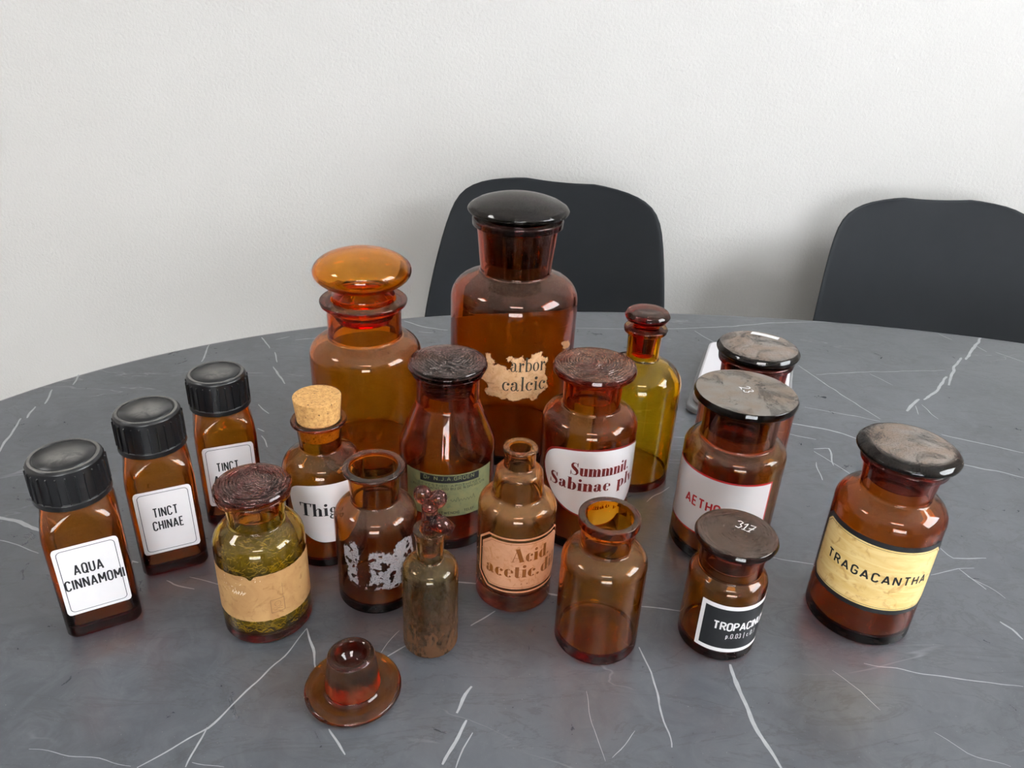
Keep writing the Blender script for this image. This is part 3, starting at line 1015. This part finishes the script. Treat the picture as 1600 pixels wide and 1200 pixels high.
lab = sheet('label', mp, -W, W, lo, hi, M_KRAFT, root, 110, 8)
ink = Ink()
u0, u1 = azu(-64.7, -70, R), azu(-47.5, -70, R)
ink.frame([(u0, .0285), (u1, .0285), (u1, .0398), (u0, .0398)], .0005)
um = (u0 + u1) / 2
ink.frame(arc(um, .0355, .0022, .0024, 0, 360, 14), .0003, False)
ink.stroke([(um - .003, .0302), (um + .003, .0330)], .0003)
ink.stroke([(um - .003, .0330), (um + .003, .0302)], .0003)
ink.stroke([(u1 - .0006, .0398), (u1 - .0002, .0520)], .0003)
ink.build('skull_mark', on_cyl(-70, R + .0004), M_TANINK, lab)
ink = Ink()
for k in range(16):
    uu = azu(-112, -70, R) + k * .00062
    ink.stroke([(uu, .0470 + .001 * math.sin(k * 2.3)), (uu + .0004, .0486 + .0012 * math.sin(k * 1.7))], .00045)
for k in range(26):
    uu, vv = random.uniform(-.030, -.002), random.uniform(.046, .061)
    ink.stroke([(uu, vv), (uu + .0002, vv + random.uniform(.0004, .0012))], .0003)
ink.build('scuff_marks', on_cyl(-70, R + .0004), M_SCUFF, lab)

# dried herb inside
vs, fs = [], []
m1, m2 = 28, 40
prof = [(.010, .0078), (.022, .0082), (.0262, .012), (.0266, .03), (.0266, .055), (.0260, .066), (.0225, .0735), (.014, .077), (.004, .0785)]
for i, (r, z) in enumerate(prof):
    for k in range(m2):
        a = 2 * PI * k / m2
        rr = r * (1 + .05 * noise.noise(Vector((math.cos(a) * 3, math.sin(a) * 3, z * 120))))
        vs.append((rr * math.cos(a), rr * math.sin(a), z + .0015 * noise.noise(Vector((math.cos(a) * 4, math.sin(a) * 4, r * 200)))))
for i in range(len(prof) - 1):
    for k in range(m2):
        k2 = (k + 1) % m2
        fs.append((i * m2 + k, i * m2 + k2, (i + 1) * m2 + k2, (i + 1) * m2 + k))
fs.append(tuple(range(m2 - 1, -1, -1)))
fs.append(tuple(range((len(prof) - 1) * m2, len(prof) * m2)))
nb = len(fs)
for q in range(2600):
    z = random.uniform(.009, .078)
    rmax = .0282 if z < .064 else .0282 - (z - .064) * .62
    a = random.uniform(0, 2 * PI)
    rr = rmax * random.uniform(.93, 1.0) if z < .072 else rmax * math.sqrt(random.random())
    p = Vector((rr * math.cos(a), rr * math.sin(a), z))
    tn = Vector((-math.sin(a), math.cos(a), random.uniform(-1, 1))).normalized()
    cv = Vector((random.uniform(-1, 1), random.uniform(-1, 1), random.uniform(-1, 1))) * .0012
    Ls = random.uniform(.002, .006)
    wv = tn.cross(Vector((math.cos(a), math.sin(a), .3))).normalized() * random.uniform(.00012, .0003)
    b0 = len(vs)
    for s in (-1, 0, 1):
        c = p + tn * (s * Ls / 2) + (cv if s == 0 else Vector((0, 0, 0)))
        lim = .0286 if c.z < .066 else max(.006, .0286 - (c.z - .066) * .7)
        rad = math.hypot(c.x, c.y)
        if rad > lim:
            c.x *= lim / rad
            c.y *= lim / rad
        c.z = min(max(c.z, .0085), .0815)
        vs += [c + wv, c - wv]
    fs += [(b0, b0 + 1, b0 + 3, b0 + 2), (b0 + 2, b0 + 3, b0 + 5, b0 + 4)]
hb = mesh_obj('dried_herb', vs, fs, M_HERB, None, True, (X, Y, TZ + .0003))
hb.data.materials.append(M_STRAND)
for p in hb.data.polygons[nb:]:
    p.material_index = 1
tag(hb, 'olive green dried herb packed inside the bottle', 'dried herb', kind='stuff')

# ---- cork bottle
X, Y, R = -.1489, .5082, .0313
root, b = bottle('cork_bottle', 'brown bottle with a cork and a white label reading Thig', X, Y,
                 [(R, 0, .004), (R, .0890, .0165), (.0160, .0980, .0022), (.0176, .1196, .001), (.0214, .1200, .0012), (.0216, .1232, .0013)], .0163, .0022, .005, G_BROWN)
ck = lathe('cork_stopper', fillet([(0, .108), (.0150, .108, .0006), (.0184, .1424, .0006), (0, .1426)], 4), M_CORK, root)
mp = on_cyl(-70, R + .0003)
hw = math.radians(60) * R


def shield(hw, zt, zm, zb, bow, p=2.4):
    def top_(u):
        s = min(1, abs(u) / hw)
        return zm + (zt - zm) * (1 - s ** 7) ** .5 + bow * (1 - s * s)

    def bot_(u):
        s = min(1, abs(u) / hw)
        return zb + (zm - zb) * (1 - (1 - s ** p) ** (1 / 1.5))
    return bot_, top_


lo, hi = shield(hw, .0775, .066, .0262, .0035, 2.6)
lab = sheet('label', mp, -hw, hw, lo, hi, M_ENAMEL, root, 90, 6)
ink = Ink()
ink.text('Thig', azu(-112, -70, R), .0520, .0118, 'didone', width=.0305, t=.2)
ink.build('lettering', on_cyl(-70, R + .0004), M_INK, lab)

# ---- open bottle with flaking silver label
X, Y, R = -.0971, .4581, .0307
root, b = bottle('open_brown_bottle', 'open brown bottle with flaking silver lettering on its side', X, Y,
                 [(R, 0, .005), (R, .0795, .0140), (.0173, .0868, .0022), (.0193, .1108, .0012), (.0226, .1118, .0014), (.0229, .1150, .0015)], .0176, .0022, .0055, G_PEEL)
mp = on_cyl(-75, R + .0002)
P1 = [(-129.9, 58.9), (-116.1, 65.9), (-110.1, 67.8), (-105.5, 65.3), (-104.4, 58.9), (-103.3, 52.4), (-107.4, 47.3), (-108.8, 39.6), (-107.7, 32.1), (-106.5, 25.8), (-114.1, 26.2), (-120.7, 30.0), (-124.5, 35.8), (-122.1, 41.8), (-127.6, 47.0)]
P2 = [(-90.0, 58.0), (-82.3, 60.2), (-65.2, 58.6), (-55.0, 57.4), (-52.3, 63.4), (-35.9, 66.0), (-23.7, 62.5), (-17.8, 45.9), (-33.7, 46.7), (-41.5, 43.2), (-46.0, 37.0), (-44.6, 24.2), (-56.9, 23.7), (-73.9, 24.6), (-89.2, 25.2), (-98.2, 25.8), (-91.0, 30.9), (-88.2, 38.6), (-89.4, 44.6)]


def flake(u, v):
    a = noise.fractal(Vector((u * 190, v * 190, 1.7)), 1.0, 2.0, 4)
    b_ = noise.fractal(Vector((u * 3200, v * 3200, 4.2)), 1.0, 2.0, 2)
    return a > -.30 + .5 * min(0, b_) and b_ > -.22


for pl in (P1, P2):
    scrap('flaking_label', mp, [(azu(a, -75, R), z / 1000) for a, z in pl], .00018, M_SILVER, root, .0022, flake)

# ---- small dropper bottle with trefoil stopper
X, Y, R = -.0502, .4065, .0196
root, b = bottle('dropper_bottle', 'small grimy glass bottle with a spouted trefoil stopper', X, Y,
                 [(R, 0, .004), (R, .0712, .0090), (.0090, .0762, .0020), (.0098, .0940, .006), (.0119, .1011, .0008)], .0072, .0020, .004, G_GRIMY)
G_TREF = glass('stopper_glass', (0.82, 0.52, 0.34), 0.08, (0.34, 0.25, 0.22), film=0.05)
st = lathe('stopper', fillet([(0, .0800), (.0050, .0800, .001), (.0062, .0990, .001), (.0060, .1030, .001), (.0056, .1050, .002), (.0052, .1150, .003), (.0058, .1200, .003), (.0036, .1225, .001), (0, .1230)]), G_TREF, root, 32)


def ellipsoid(name, c, rad, mat, parent, rot=0.0, nu=20, nv=12):
    vs, fs = [], []
    for i in range(nv + 1):
        th = PI * i / nv
        for k in range(nu):
            a = 2 * PI * k / nu
            v = Vector((rad[0] * math.sin(th) * math.cos(a), rad[1] * math.sin(th) * math.sin(a), -rad[2] * math.cos(th)))
            vs.append(Matrix.Rotation(rot, 3, 'Y') @ v + Vector(c))
    for i in range(nv):
        for k in range(nu):
            k2 = (k + 1) % nu
            fs.append((i * nu + k, i * nu + k2, (i + 1) * nu + k2, (i + 1) * nu + k))
    o = mesh_obj(name, vs, fs, mat, parent, True)
    bm_ = bmesh.new()
    bm_.from_mesh(o.data)
    bmesh.ops.remove_doubles(bm_, verts=bm_.verts[:], dist=1e-7)
    bm_.to_mesh(o.data)
    bm_.free()
    return o


ellipsoid('finial_lobe', (-.0046, .0015, .1268), (.0062, .0046, .0074), G_TREF, st, -.45)
ellipsoid('finial_lobe', (.0052, -.0005, .1254), (.0062, .0046, .0072), G_TREF, st, .5)
ellipsoid('finial_lobe', (.0004, .0008, .1200), (.0048, .0040, .0050), G_TREF, st, 0)
tube('spout', [(.0010, -.0002, .1082), (.0075, -.0010, .1058), (.0150, -.0022, .1018), (.0153, -.00225, .1016)], [.0062, .0058, .0042, .0020], G_TREF, st, 12)

# ---- loose glass stopper standing upside down
R = .0321
so = lathe('glass_stopper', fillet([(0, .0012), (.012, .0008, .002), (R - .004, 0, .001), (R, .0018, .0018), (R, .0046, .0022), (R - .005, .0066, .002), (.0245, .0056, .002), (.0200, .0046, .001), (.0184, .0062, .0012), (.0153, .0325, .0018), (.0128, .0345, .0014), (.0106, .0332, .001), (.0085, .0272, .002), (.0045, .0235, .002), (0, .0250)]), G_STOP, None, 84, None, (-.0967, .3586, TZ + .0003))
so.data.materials.append(glass('ground_plug_glass', (0.91, 0.66, 0.28), 0.10, (0.26, 0.13, 0.06), film=0.18, rough=0.28))
for p in so.data.polygons:
    c = p.center
    if .0075 < c.z < .0325 and math.hypot(c.x, c.y) > .0148:
        p.material_index = 1
tag(so, 'loose brown glass stopper standing upside down on the table', 'stopper')

# ---- large amber bottle with a mushroom stopper
X, Y, R = -.1420, .6600, .0530
root, b = bottle('mushroom_stopper_bottle', 'large amber bottle with a round orange mushroom stopper', X, Y,
                 [(R, 0, .006), (R, .1205, .0165), (.0345, .1290, .0030), (.0345, .1570, .003), (.0400, .1612, .0016), (.0410, .1655, .0020)], .0300, .0030, .007, G_BULB)
prof = fillet([(0, .1440), (.024, .1440, .002), (.0275, .1500, .002), (.0285, .1690, .002), (.031, .1730, .003)])
prof = prof[:-1]
kc, kb, kr = .1925, .0195, .0450
for k in range(19):
    a = math.radians(-62 + (152) * k / 18)
    prof.append(Vector((max(0, kr * math.cos(a)) if k < 18 else 0, kc + kb * math.sin(a))))
inn = []
for k in range(19):                     # the knob is blown hollow
    a = math.radians(90 - 152 * k / 18)
    inn.append(Vector((0 if k == 0 else (kr - .0035) * math.cos(a), kc + (kb - .003) * math.sin(a))))
inn += [Vector((.0225, .168)), Vector((.0205, .150)), Vector((0, .148))]
lathe('stopper', prof + inn, G_ORANGE, root)

# ---- tallest bottle with black stopper and torn label
X, Y, R = -.0018, .7004, .0622
root, b = bottle('large_apothecary_bottle', 'tallest brown bottle with a black domed stopper and torn paper label', X, Y,
                 [(R, 0, .006), (R, .1735, .0250), (.0340, .1855, .0030), (.0384, .2290, .0012), (.0428, .2305, .0016), (.0432, .2375, .0018)], .0345, .0035, .008, G_TALL)
lathe('stopper', lidprof(.0303, .0342, .196, .2420, .0480, .2490, .0115, .004, 12), G_BLKLID, root)
PT = [(-113.0, 122.7), (-108.2, 124.2), (-108.4, 120.0), (-103.2, 115.6), (-106.3, 113.0), (-104.5, 112.1), (-102.4, 114.1), (-98.8, 113.4), (-94.6, 112.7), (-93.1, 109.1), (-88.9, 108.9), (-90.1, 111.4), (-88.5, 116.4), (-90.7, 118.8), (-92.7, 117.0), (-94.2, 119.8), (-92.2, 123.2), (-89.5, 123.4), (-88.0, 121.0), (-83.9, 121.5), (-80.5, 123.1), (-78.7, 120.6), (-80.3, 117.8), (-76.1, 118.8), (-72.0, 121.8), (-72.8, 124.3), (-67.0, 126.1), (-62.5, 126.6), (-63.0, 122.6), (-59.6, 119.5), (-56.6, 118.8), (-56.4, 115.0), (-59.3, 114.8), (-58.0, 107.8), (-58.4, 101.9), (-55.0, 96.8), (-56.1, 93.6), (-53.9, 87.9), (-60.4, 83.4), (-64.3, 80.3), (-64.9, 76.9), (-70.2, 75.6), (-71.9, 78.9), (-76.3, 78.9), (-84.1, 76.6), (-87.6, 75.7), (-92.6, 78.8), (-96.9, 77.1), (-99.8, 79.3), (-105.7, 79.5), (-110.2, 80.1), (-112.6, 83.0), (-111.2, 87.7), (-109.3, 87.7), (-110.6, 91.3), (-113.0, 94.1), (-117.8, 96.1), (-113.9, 101.5), (-111.0, 107.3)]
PS = [(-42.0, 130.2), (-36.2, 130.3), (-29.7, 128.7), (-26.3, 123.6), (-27.6, 120.7), (-38.9, 122.9), (-38.1, 125.5)]
mp = on_cyl(-85, R + .0003)
lab = scrap('torn_label', mp, [(azu(a, -85, R), z / 1000) for a, z in PT], .00045, M_TORN, root, .0016)
scrap('label_scrap', mp, [(azu(a, -85, R), z / 1000) for a, z in PS], .00045, M_TORN, root, .0014)
ink = Ink()
ink.text('arbor', azu(-90.5, -85, R), .1070, .0150, 'didone', width=.0345, t=.13, h=.045)
ink.text('calcic', azu(-97.5, -85, R), .0868, .0150, 'didone', width=.0440, t=.13, h=.045)
ink.build('lettering', on_cyl(-85, R + .00042), M_DARKINK, lab)

# ---- bottle with green pharmacy label
X, Y, R = -.0523, .5465, .0405
fl = lambda r, z, a: r * (1 + (.012 * math.cos(12 * a) * math.sin(PI * (z - .080) / .046) if .080 < z < .126 and r > .024 else 0))
root, b = bottle('green_label_bottle', 'brown bottle with fluted shoulders, swirled lid and green pharmacy label', X, Y,
                 [(R, 0, .004), (R, .0880, .0300), (.0258, .1250, .0080), (.0258, .1480, .001), (.0290, .1488, .001), (.0290, .1520, .001)], .0225, .0025, .006, G_RED, mod=fl)
lathe('stopper', lidprof(.0200, .0220, .132, .1526, .0322, .1600, .0014, .0025, 56, False, .00026), G_SWIRL, root)
mp = on_cyl(-81, R + .0003)
hw = azu(-81 + 57, -81, R)
lab = sheet('label', mp, -hw, hw, .0362, .0768, M_GREENP, root, 80, 6)
bh = azu(-81 + 36, -81, R)
bn = sheet('printed_banner', on_cyl(-81, R + .0004), -bh, bh, .0690, .0757, M_BLACK, lab, 50, 2)
ink = Ink()
ink.text('Dr N.J.A.GROEN', -bh * .86, .0717, .0032, 'sans', .2, bh * 1.66, .28)
ink.build('banner_lettering', on_cyl(-81, R + .0005), M_GREENP, lab)
ink = Ink()
ink.text('GEVESTIGD APOTHEKER', 0, .0655, .0018, 'sans', .17, hw * 1.35, .26, True)
ink.text('KEIZERSGRACHT 600 BIJ DE N.SPIEGELSTR.', 0, .0625, .0020, 'sans', .17, hw * 1.62, .26, True)
ink.text('UITWENDIG', azu(-83, -81, R), .0386, .0022, 'sans', .2, .0185, .26, True)
ink.text('TELEF.', azu(-57, -81, R), .0395, .0022, 'sans', .22, .0100, .26, True)
ink.build('small_print', on_cyl(-81, R + .0005), M_OLIVEINK, lab)['kind'] = 'stuff'
ink = Ink()


def scrawl(pts, u, v, s, wd):
    ink.stroke([(u + a * s, v + b * s) for a, b in pts], wd)


scrawl([(0, 0), (.2, 1), (.5, 1.1), (.5, .7), (.2, .55), (.7, 0), (1, .2)], azu(-87, -81, R), .0552, .0035, .00032)
scrawl([(.25 * i, .5 + .45 * math.sin(i * 1.9) + (.6 if i in (7, 8, 24) else 0)) for i in range(27)], azu(-81, -81, R), .0500, .0034, .0003)
ink.build('handwriting', on_cyl(-81, R + .0005), M_OLIVEINK, lab)

# ---- stepped acid bottle
X, Y, R = .0085, .4660, .0297
root, b = bottle('stepped_acid_bottle', 'open hazy amber bottle with stepped neck, etched Acid. acetic. label', X, Y,
                 [(R, 0, .005), (R, .0870, .0115), (.0195, .0932, .0040), (.0174, .1125, .0042), (.0116, .1165, .0022), (.0114, .1288, .001), (.0127, .1294, .001), (.0128, .1322, .0012)], .0083, .002, .011, G_FROST,
                 inner=[(.0085, .1322, .0008), (.0083, .125), (.0085, .1145, .003), (.0150, .1105, .003), (.0168, .0925, .003), (R - .0025, .0850, .009), (R - .0025, .0125, .006), (0, .0110)])
mp = on_cyl(-75, R + .0003)
hw = azu(-75 + 77, -75, R)


def octo(hw, z0, z1, cu, cz):
    return [(-hw + cu, z0), (hw - cu, z0), (hw, z0 + cz), (hw, z1 - cz), (hw - cu, z1), (-hw + cu, z1), (-hw, z1 - cz), (-hw, z0 + cz)]


lo, hi = cut_edge(hw - .0034, .0245, .0678, .0088, .0080)
lab = sheet('etched_label', mp, -hw + .0034, hw - .0034, lo, hi, M_ETCH, root, 100, 4)
ink = Ink()
ink.frame(octo(hw - .0006, .0216, .0708, .0100, .0092), .0015)
ink.build('outer_frame', mp, M_ETCH, lab)
ink = Ink()
ink.frame(octo(hw - .0048, .0260, .0664, .0086, .0078), .00035)
ink.text('Acid.', azu(-96, -75, R), .0505, .0120, 'didone', width=.0330, t=.24, h=.03)
ink.text('acetic.dil', azu(-136, -75, R), .0358, .0120, 'didone', width=.0630, t=.24, h=.03)
for uu in (-.0020, .0024):
    for k in range(3):
        a = k * PI / 3 + .3
        ink.stroke([(uu - .0007 * math.cos(a), .0296 - .0007 * math.sin(a)), (uu + .0007 * math.cos(a), .0296 + .0007 * math.sin(a))], .0003)
ink.build('lettering', on_cyl(-75, R + .00042), M_AMBINK, lab)

# ---- Summnit Sabinae bottle
X, Y, R = .0666, .5542, .0402
root, b = bottle('red_label_bottle', 'brown bottle with flat lid and white shield label reading Summnit. Sabinae plv.', X, Y,
                 [(R, 0, .005), (R, .1155, .0150), (.0238, .1228, .0028), (.0246, .1480, .001), (.0285, .1487, .001), (.0285, .1520, .001)], .0208, .0025, .006, G_BROWN)
lathe('stopper', lidprof(.0185, .0203, .130, .1525, .0344, .1593, .0016, .0018, 63, True, .00022), G_SWIRL2, root)
hw = azu(-75 + 80, -75, R)
lo, hi = shield(hw, .0950, .0760, .0345, .0075, 2.2)
lab = sheet('label_border', on_cyl(-75, R + .0002), -hw, hw, lo, hi, M_RED, root, 120, 6)
hw2 = hw - .0016
lo2, hi2 = shield(hw2, .0936, .0758, .0362, .0073, 2.2)
lab2 = sheet('label', on_cyl(-75, R + .00035), -hw2, hw2, lo2, hi2, M_ENAMEL, root, 120, 6)
ink = Ink()
ink.text('Summnit.', azu(-113.6, -75, R), .0768, .0118, 'didone', width=.0550, t=.24, h=.035)
ink.text('Sabinae', azu(-140.5, -75, R), .0622, .0118, 'didone', width=.0545, t=.24, h=.035)
ink.text('plv.', azu(-54, -75, R), .0622, .0118, 'didone', width=.0260, t=.24, h=.035)
ink.build('lettering', on_cyl(-75, R + .0005), M_MAROON, lab2)

# ---- tall narrow-necked yellow bottle
X, Y, R = .1200, .6427, .0395
root, b = bottle('narrow_neck_bottle', 'yellow amber narrow-necked bottle with a small flat stopper and no label', X, Y,
                 [(R, 0, .006), (R, .1150, .0280), (.0148, .1275, .0030), (.0158, .1520, .001), (.0198, .1535, .0018), (.0201, .1580, .0018)], .0120, .0022, .006, G_YELLOW)
lathe('stopper', fillet([(0, .130), (.0095, .130, .001), (.0117, .1560, .001), (.0125, .1630, .003), (.0190, .1648, .002), (.0209, .1690, .0028), (.0185, .1732, .003), (.0110, .1742, .004), (0, .1728)]), glass('small_stopper_glass', (0.86, 0.48, 0.16), 0.12, (0.36, 0.22, 0.15), film=0.01), root)

# ---- open amber bottle
X, Y, R = .0708, .4187, .0304
root, b = bottle('open_amber_bottle', 'open dusty amber bottle with a thick ground rim and no label', X, Y,
                 [(R, 0, .006), (R, .0790, .0120), (.0172, .0850, .0028), (.0196, .1000, .002), (.0206, .1030, .002), (.0213, .1046, .001), (.0213, .1104, .0008)], .0166, .0022, .006, G_DUSTY)

# ---- AETHO bottle
X, Y, R = .1884, .5422, .0416
root, b = bottle('flat_lid_bottle', 'wide brown bottle lettered AETHO in red under a flat grey dusty lid', X, Y,
                 [(R, 0, .005), (R, .1000, .0130), (.0300, .1052, .0028), (.0308, .1350, .001), (.0345, .1360, .001), (.0345, .1400, .001)], .0265, .0026, .006, glass('dark_brown_glass', (0.72, 0.46, 0.09), 0.14, (0.34, 0.28, 0.22), film=0.012))
lid = lathe('stopper', lidprof(.0240, .0260, .112, .1406, .0412, .1472, .0008, .0016, hollow=True), G_FLATLID, root)
ink = Ink()
zt = .1482


def flatmap(ang, ox, oy, z):
    c, s_ = math.cos(ang), math.sin(ang)
    return lambda u, v: Vector((ox + u * c - v * s_, oy + u * s_ + v * c, z))


for pl in ([(0, .8), (.1, 1), (.35, 1), (.45, .75), (.2, .35), (0, .0), (.2, .1), (.5, .0)], [(.7, .9), (.9, 1), (1.1, .85), (.9, .58), (1.15, .35), (1.0, .05), (.75, .05), (.65, .2)]):
    ink.stroke([(a * .0085 - .005, b_ * .0085 - .004) for a, b_ in pl], .0008)
ink.build('chalk_number', flatmap(math.radians(-75), .000, .001, zt), M_CHALK, lid)
hw = azu(-122 + 67, -122, R)
lab = sheet('label_border', on_cyl(-122, R + .0002), -hw, hw, .0268, .0852, M_RED2, root, 90, 4)
lab2 = sheet('label', on_cyl(-122, R + .00035), -hw + .0015, hw - .0015, .0283, .0837, M_ENAMEL, root, 90, 4)
ink = Ink()
ink.text('AETHO', azu(-155, -122, R), .0530, .0083, 'sans', .19, .0315, .28)
ink.build('lettering', on_cyl(-122, R + .0005), M_RED2, lab2)

# ---- domed lid bottle behind it
X, Y, R = .2220, .6320, .0435
root, b = bottle('domed_lid_bottle', 'brown bottle with a domed black stopper bearing a blank white sticker', X, Y,
                 [(R, 0, .005), (R, .1010, .0140), (.0290, .1090, .0028), (.0298, .1320, .001), (.0335, .1335, .0016), (.0340, .1390, .0018)], .0255, .0026, .006, G_RED)
lid = lathe('stopper', lidprof(.0230, .0250, .116, .1415, .0372, .1490, .0042, .004, 12, True), G_DUSTLID, root)
vs, fs = [], []
for i in range(9):
    for j in range(4):
        u, v = -.0125 + .025 * i / 8, -.0045 + .009 * j / 3
        an = math.radians(-28)
        x, y = .0095 + u * math.cos(an) - v * math.sin(an), .0165 + u * math.sin(an) + v * math.cos(an)
        vs.append((x, y, .1490 + .0042 * (1 - (math.hypot(x, y) / .0372) ** 2) + .0005))
for i in range(8):
    for j in range(3):
        k = i * 4 + j
        fs.append((k, k + 4, k + 5, k + 1))
mesh_obj('sticker', vs, fs, M_WHITE, lid)

# ---- TROPACINUM bottle
X, Y, R = .1620, .4264, .0280
root, b = bottle('black_label_bottle', 'small brown bottle with black label reading TROPACINUM and lid marked 317', X, Y,
                 [(R, 0, .004), (R, .0615, .0100), (.0222, .0665, .0022), (.0228, .0850, .001), (.0255, .0858, .001), (.0258, .0892, .001)], .0195, .0022, .005, G_BROWN)
lid = lathe('stopper', lidprof(.0175, .0190, .070, .0897, .0290, .0952, .0012, .002, 42, True, .00010), G_BROWNLID, root)
ink = Ink()
for pl in ([(0, .85), (.2, 1), (.45, .9), (.3, .55), (.5, .35), (.35, .0), (.05, .05)], [(.6, .7), (.85, 1), (.75, 0)], [(.6, .0), (.95, .02)], [(1.05, .95), (1.5, 1.0)], [(1.5, 1.0), (1.15, -.02)], [(1.05, .45), (1.5, .52)], [(1.0, -.02), (1.35, .02)]):
    ink.stroke([(a * .0085 - .004, b_ * .0085 - .004) for a, b_ in pl], .00075)
ink.build('chalk_number', flatmap(math.radians(-34), .0045, .0060, .0966), M_CHALK, lid)
hw = azu(-70 + 68, -70, R)
lab = sheet('label', on_cyl(-70, R + .0002), -hw, hw, .0100, .0524, M_WHITE, root, 80, 4)
sheet('printed_panel', on_cyl(-70, R + .00033), -hw + .0030, hw - .0030, .0134, .0490, M_BLACK, lab, 80, 4)
ink = Ink()
ink.text('TROPACINUM', azu(-70, -70, R), .0308, .0066, 'sans', .19, math.radians(91) * R, .22, True)
ink.text('p.0.03 | c.0.1', azu(-71, -70, R), .0234, .0042, 'sans', .13, math.radians(48) * R, .34, True)
ink.build('lettering', on_cyl(-70, R + .00045), M_WHITE, lab)

# ---- TRAGACANTHA bottle
X, Y, R = .2808, .4587, .0383
root, b = bottle('cream_label_bottle', 'brown bottle with cream black-edged label reading TRAGACANTHA and dusty domed stopper', X, Y,
                 [(R, 0, .005), (R, .1085, .0150), (.0240, .1165, .0028), (.0262, .1370, .001), (.0295, .1384, .0016), (.0300, .1440, .0018)], .0220, .0026, .006, G_TRAG)
lathe('stopper', lidprof(.0195, .0215, .124, .1462, .0353, .1530, .0055, .005, 12, True), G_DUSTLID, root)
azc = -116
hw = azu(azc + 80, azc, R)
lo, hi = cut_edge(hw, .0322, .0935, .0080, .0075)
lab = sheet('label_border', on_cyl(azc, R + .0002), -hw, hw, lo, hi, M_BLACK, root, 110, 4)
h2 = hw - .0042
lo2, hi2 = cut_edge(h2, .0362, .0893, .0052, .0052)
lab2 = sheet('label', on_cyl(azc, R + .00033), -h2, h2, lo2, hi2, M_CREAM, root, 110, 8)
ink = Ink()
ink.frame(octo(h2 - .0012, .0376, .0879, .0050, .0050), .00028)
ink.text('TRAGACANTHA', azu(-113, azc, R), .0600, .0070, 'sans', .19, math.radians(114) * R, .34, True)
ink.build('lettering', on_cyl(azc, R + .00045), M_INK, lab2)

# ---- white case lying behind the bottles
cs = thing('flat_white_case', 'flat white rounded case in a clear tray lying behind the bottles', 'case', (.286, .842, TZ + .0003), math.radians(-18.7))


def slab(name, hx, hy, z0, z1, r, bev, mat, parent, oy=0.0):
    base = round_rect(hx, -hy, hy, r, 8)
    lv = [(bev, z0), (bev * .3, z0 + bev * .3), (0, z0 + bev), (0, z1 - bev), (bev * .3, z1 - bev * .3), (bev, z1)]
    vs, fs = [], []
    n_ = len(base)
    for d, z in lv:
        for x, y in base:
            vs.append((x * (1 - d / hx), y * (1 - d / hy) + oy, z))
    for i in range(len(lv) - 1):
        for k in range(n_):
            k2 = (k + 1) % n_
            fs.append((i * n_ + k, i * n_ + k2, (i + 1) * n_ + k2, (i + 1) * n_ + k))
    fs.append(tuple(range(n_ - 1, -1, -1)))
    fs.append(tuple(range((len(lv) - 1) * n_, len(lv) * n_)))
    o = mesh_obj(name, vs, fs, mat, parent, False)
    return o


_t = NT('clear_plastic')
M_CLEAR = _t.done(_t.n('ShaderNodeMixShader', {0: .35, 1: _t.n('ShaderNodeBsdfGlass', {'Color': (.96, .96, .97), 'Roughness': .08, 'IOR': 1.46}).outputs[0], 2: _t.n('ShaderNodeBsdfDiffuse', {'Color': (.7, .7, .72)}).outputs[0]}).outputs[0])
slab('clear_tray', .058, .094, 0, .007, .016, .002, M_CLEAR, cs)
slab('white_lid', .053, .087, .0075, .0200, .014, .003, plain('white_gloss_plastic', (.80, .78, .81), .25), cs, .004)
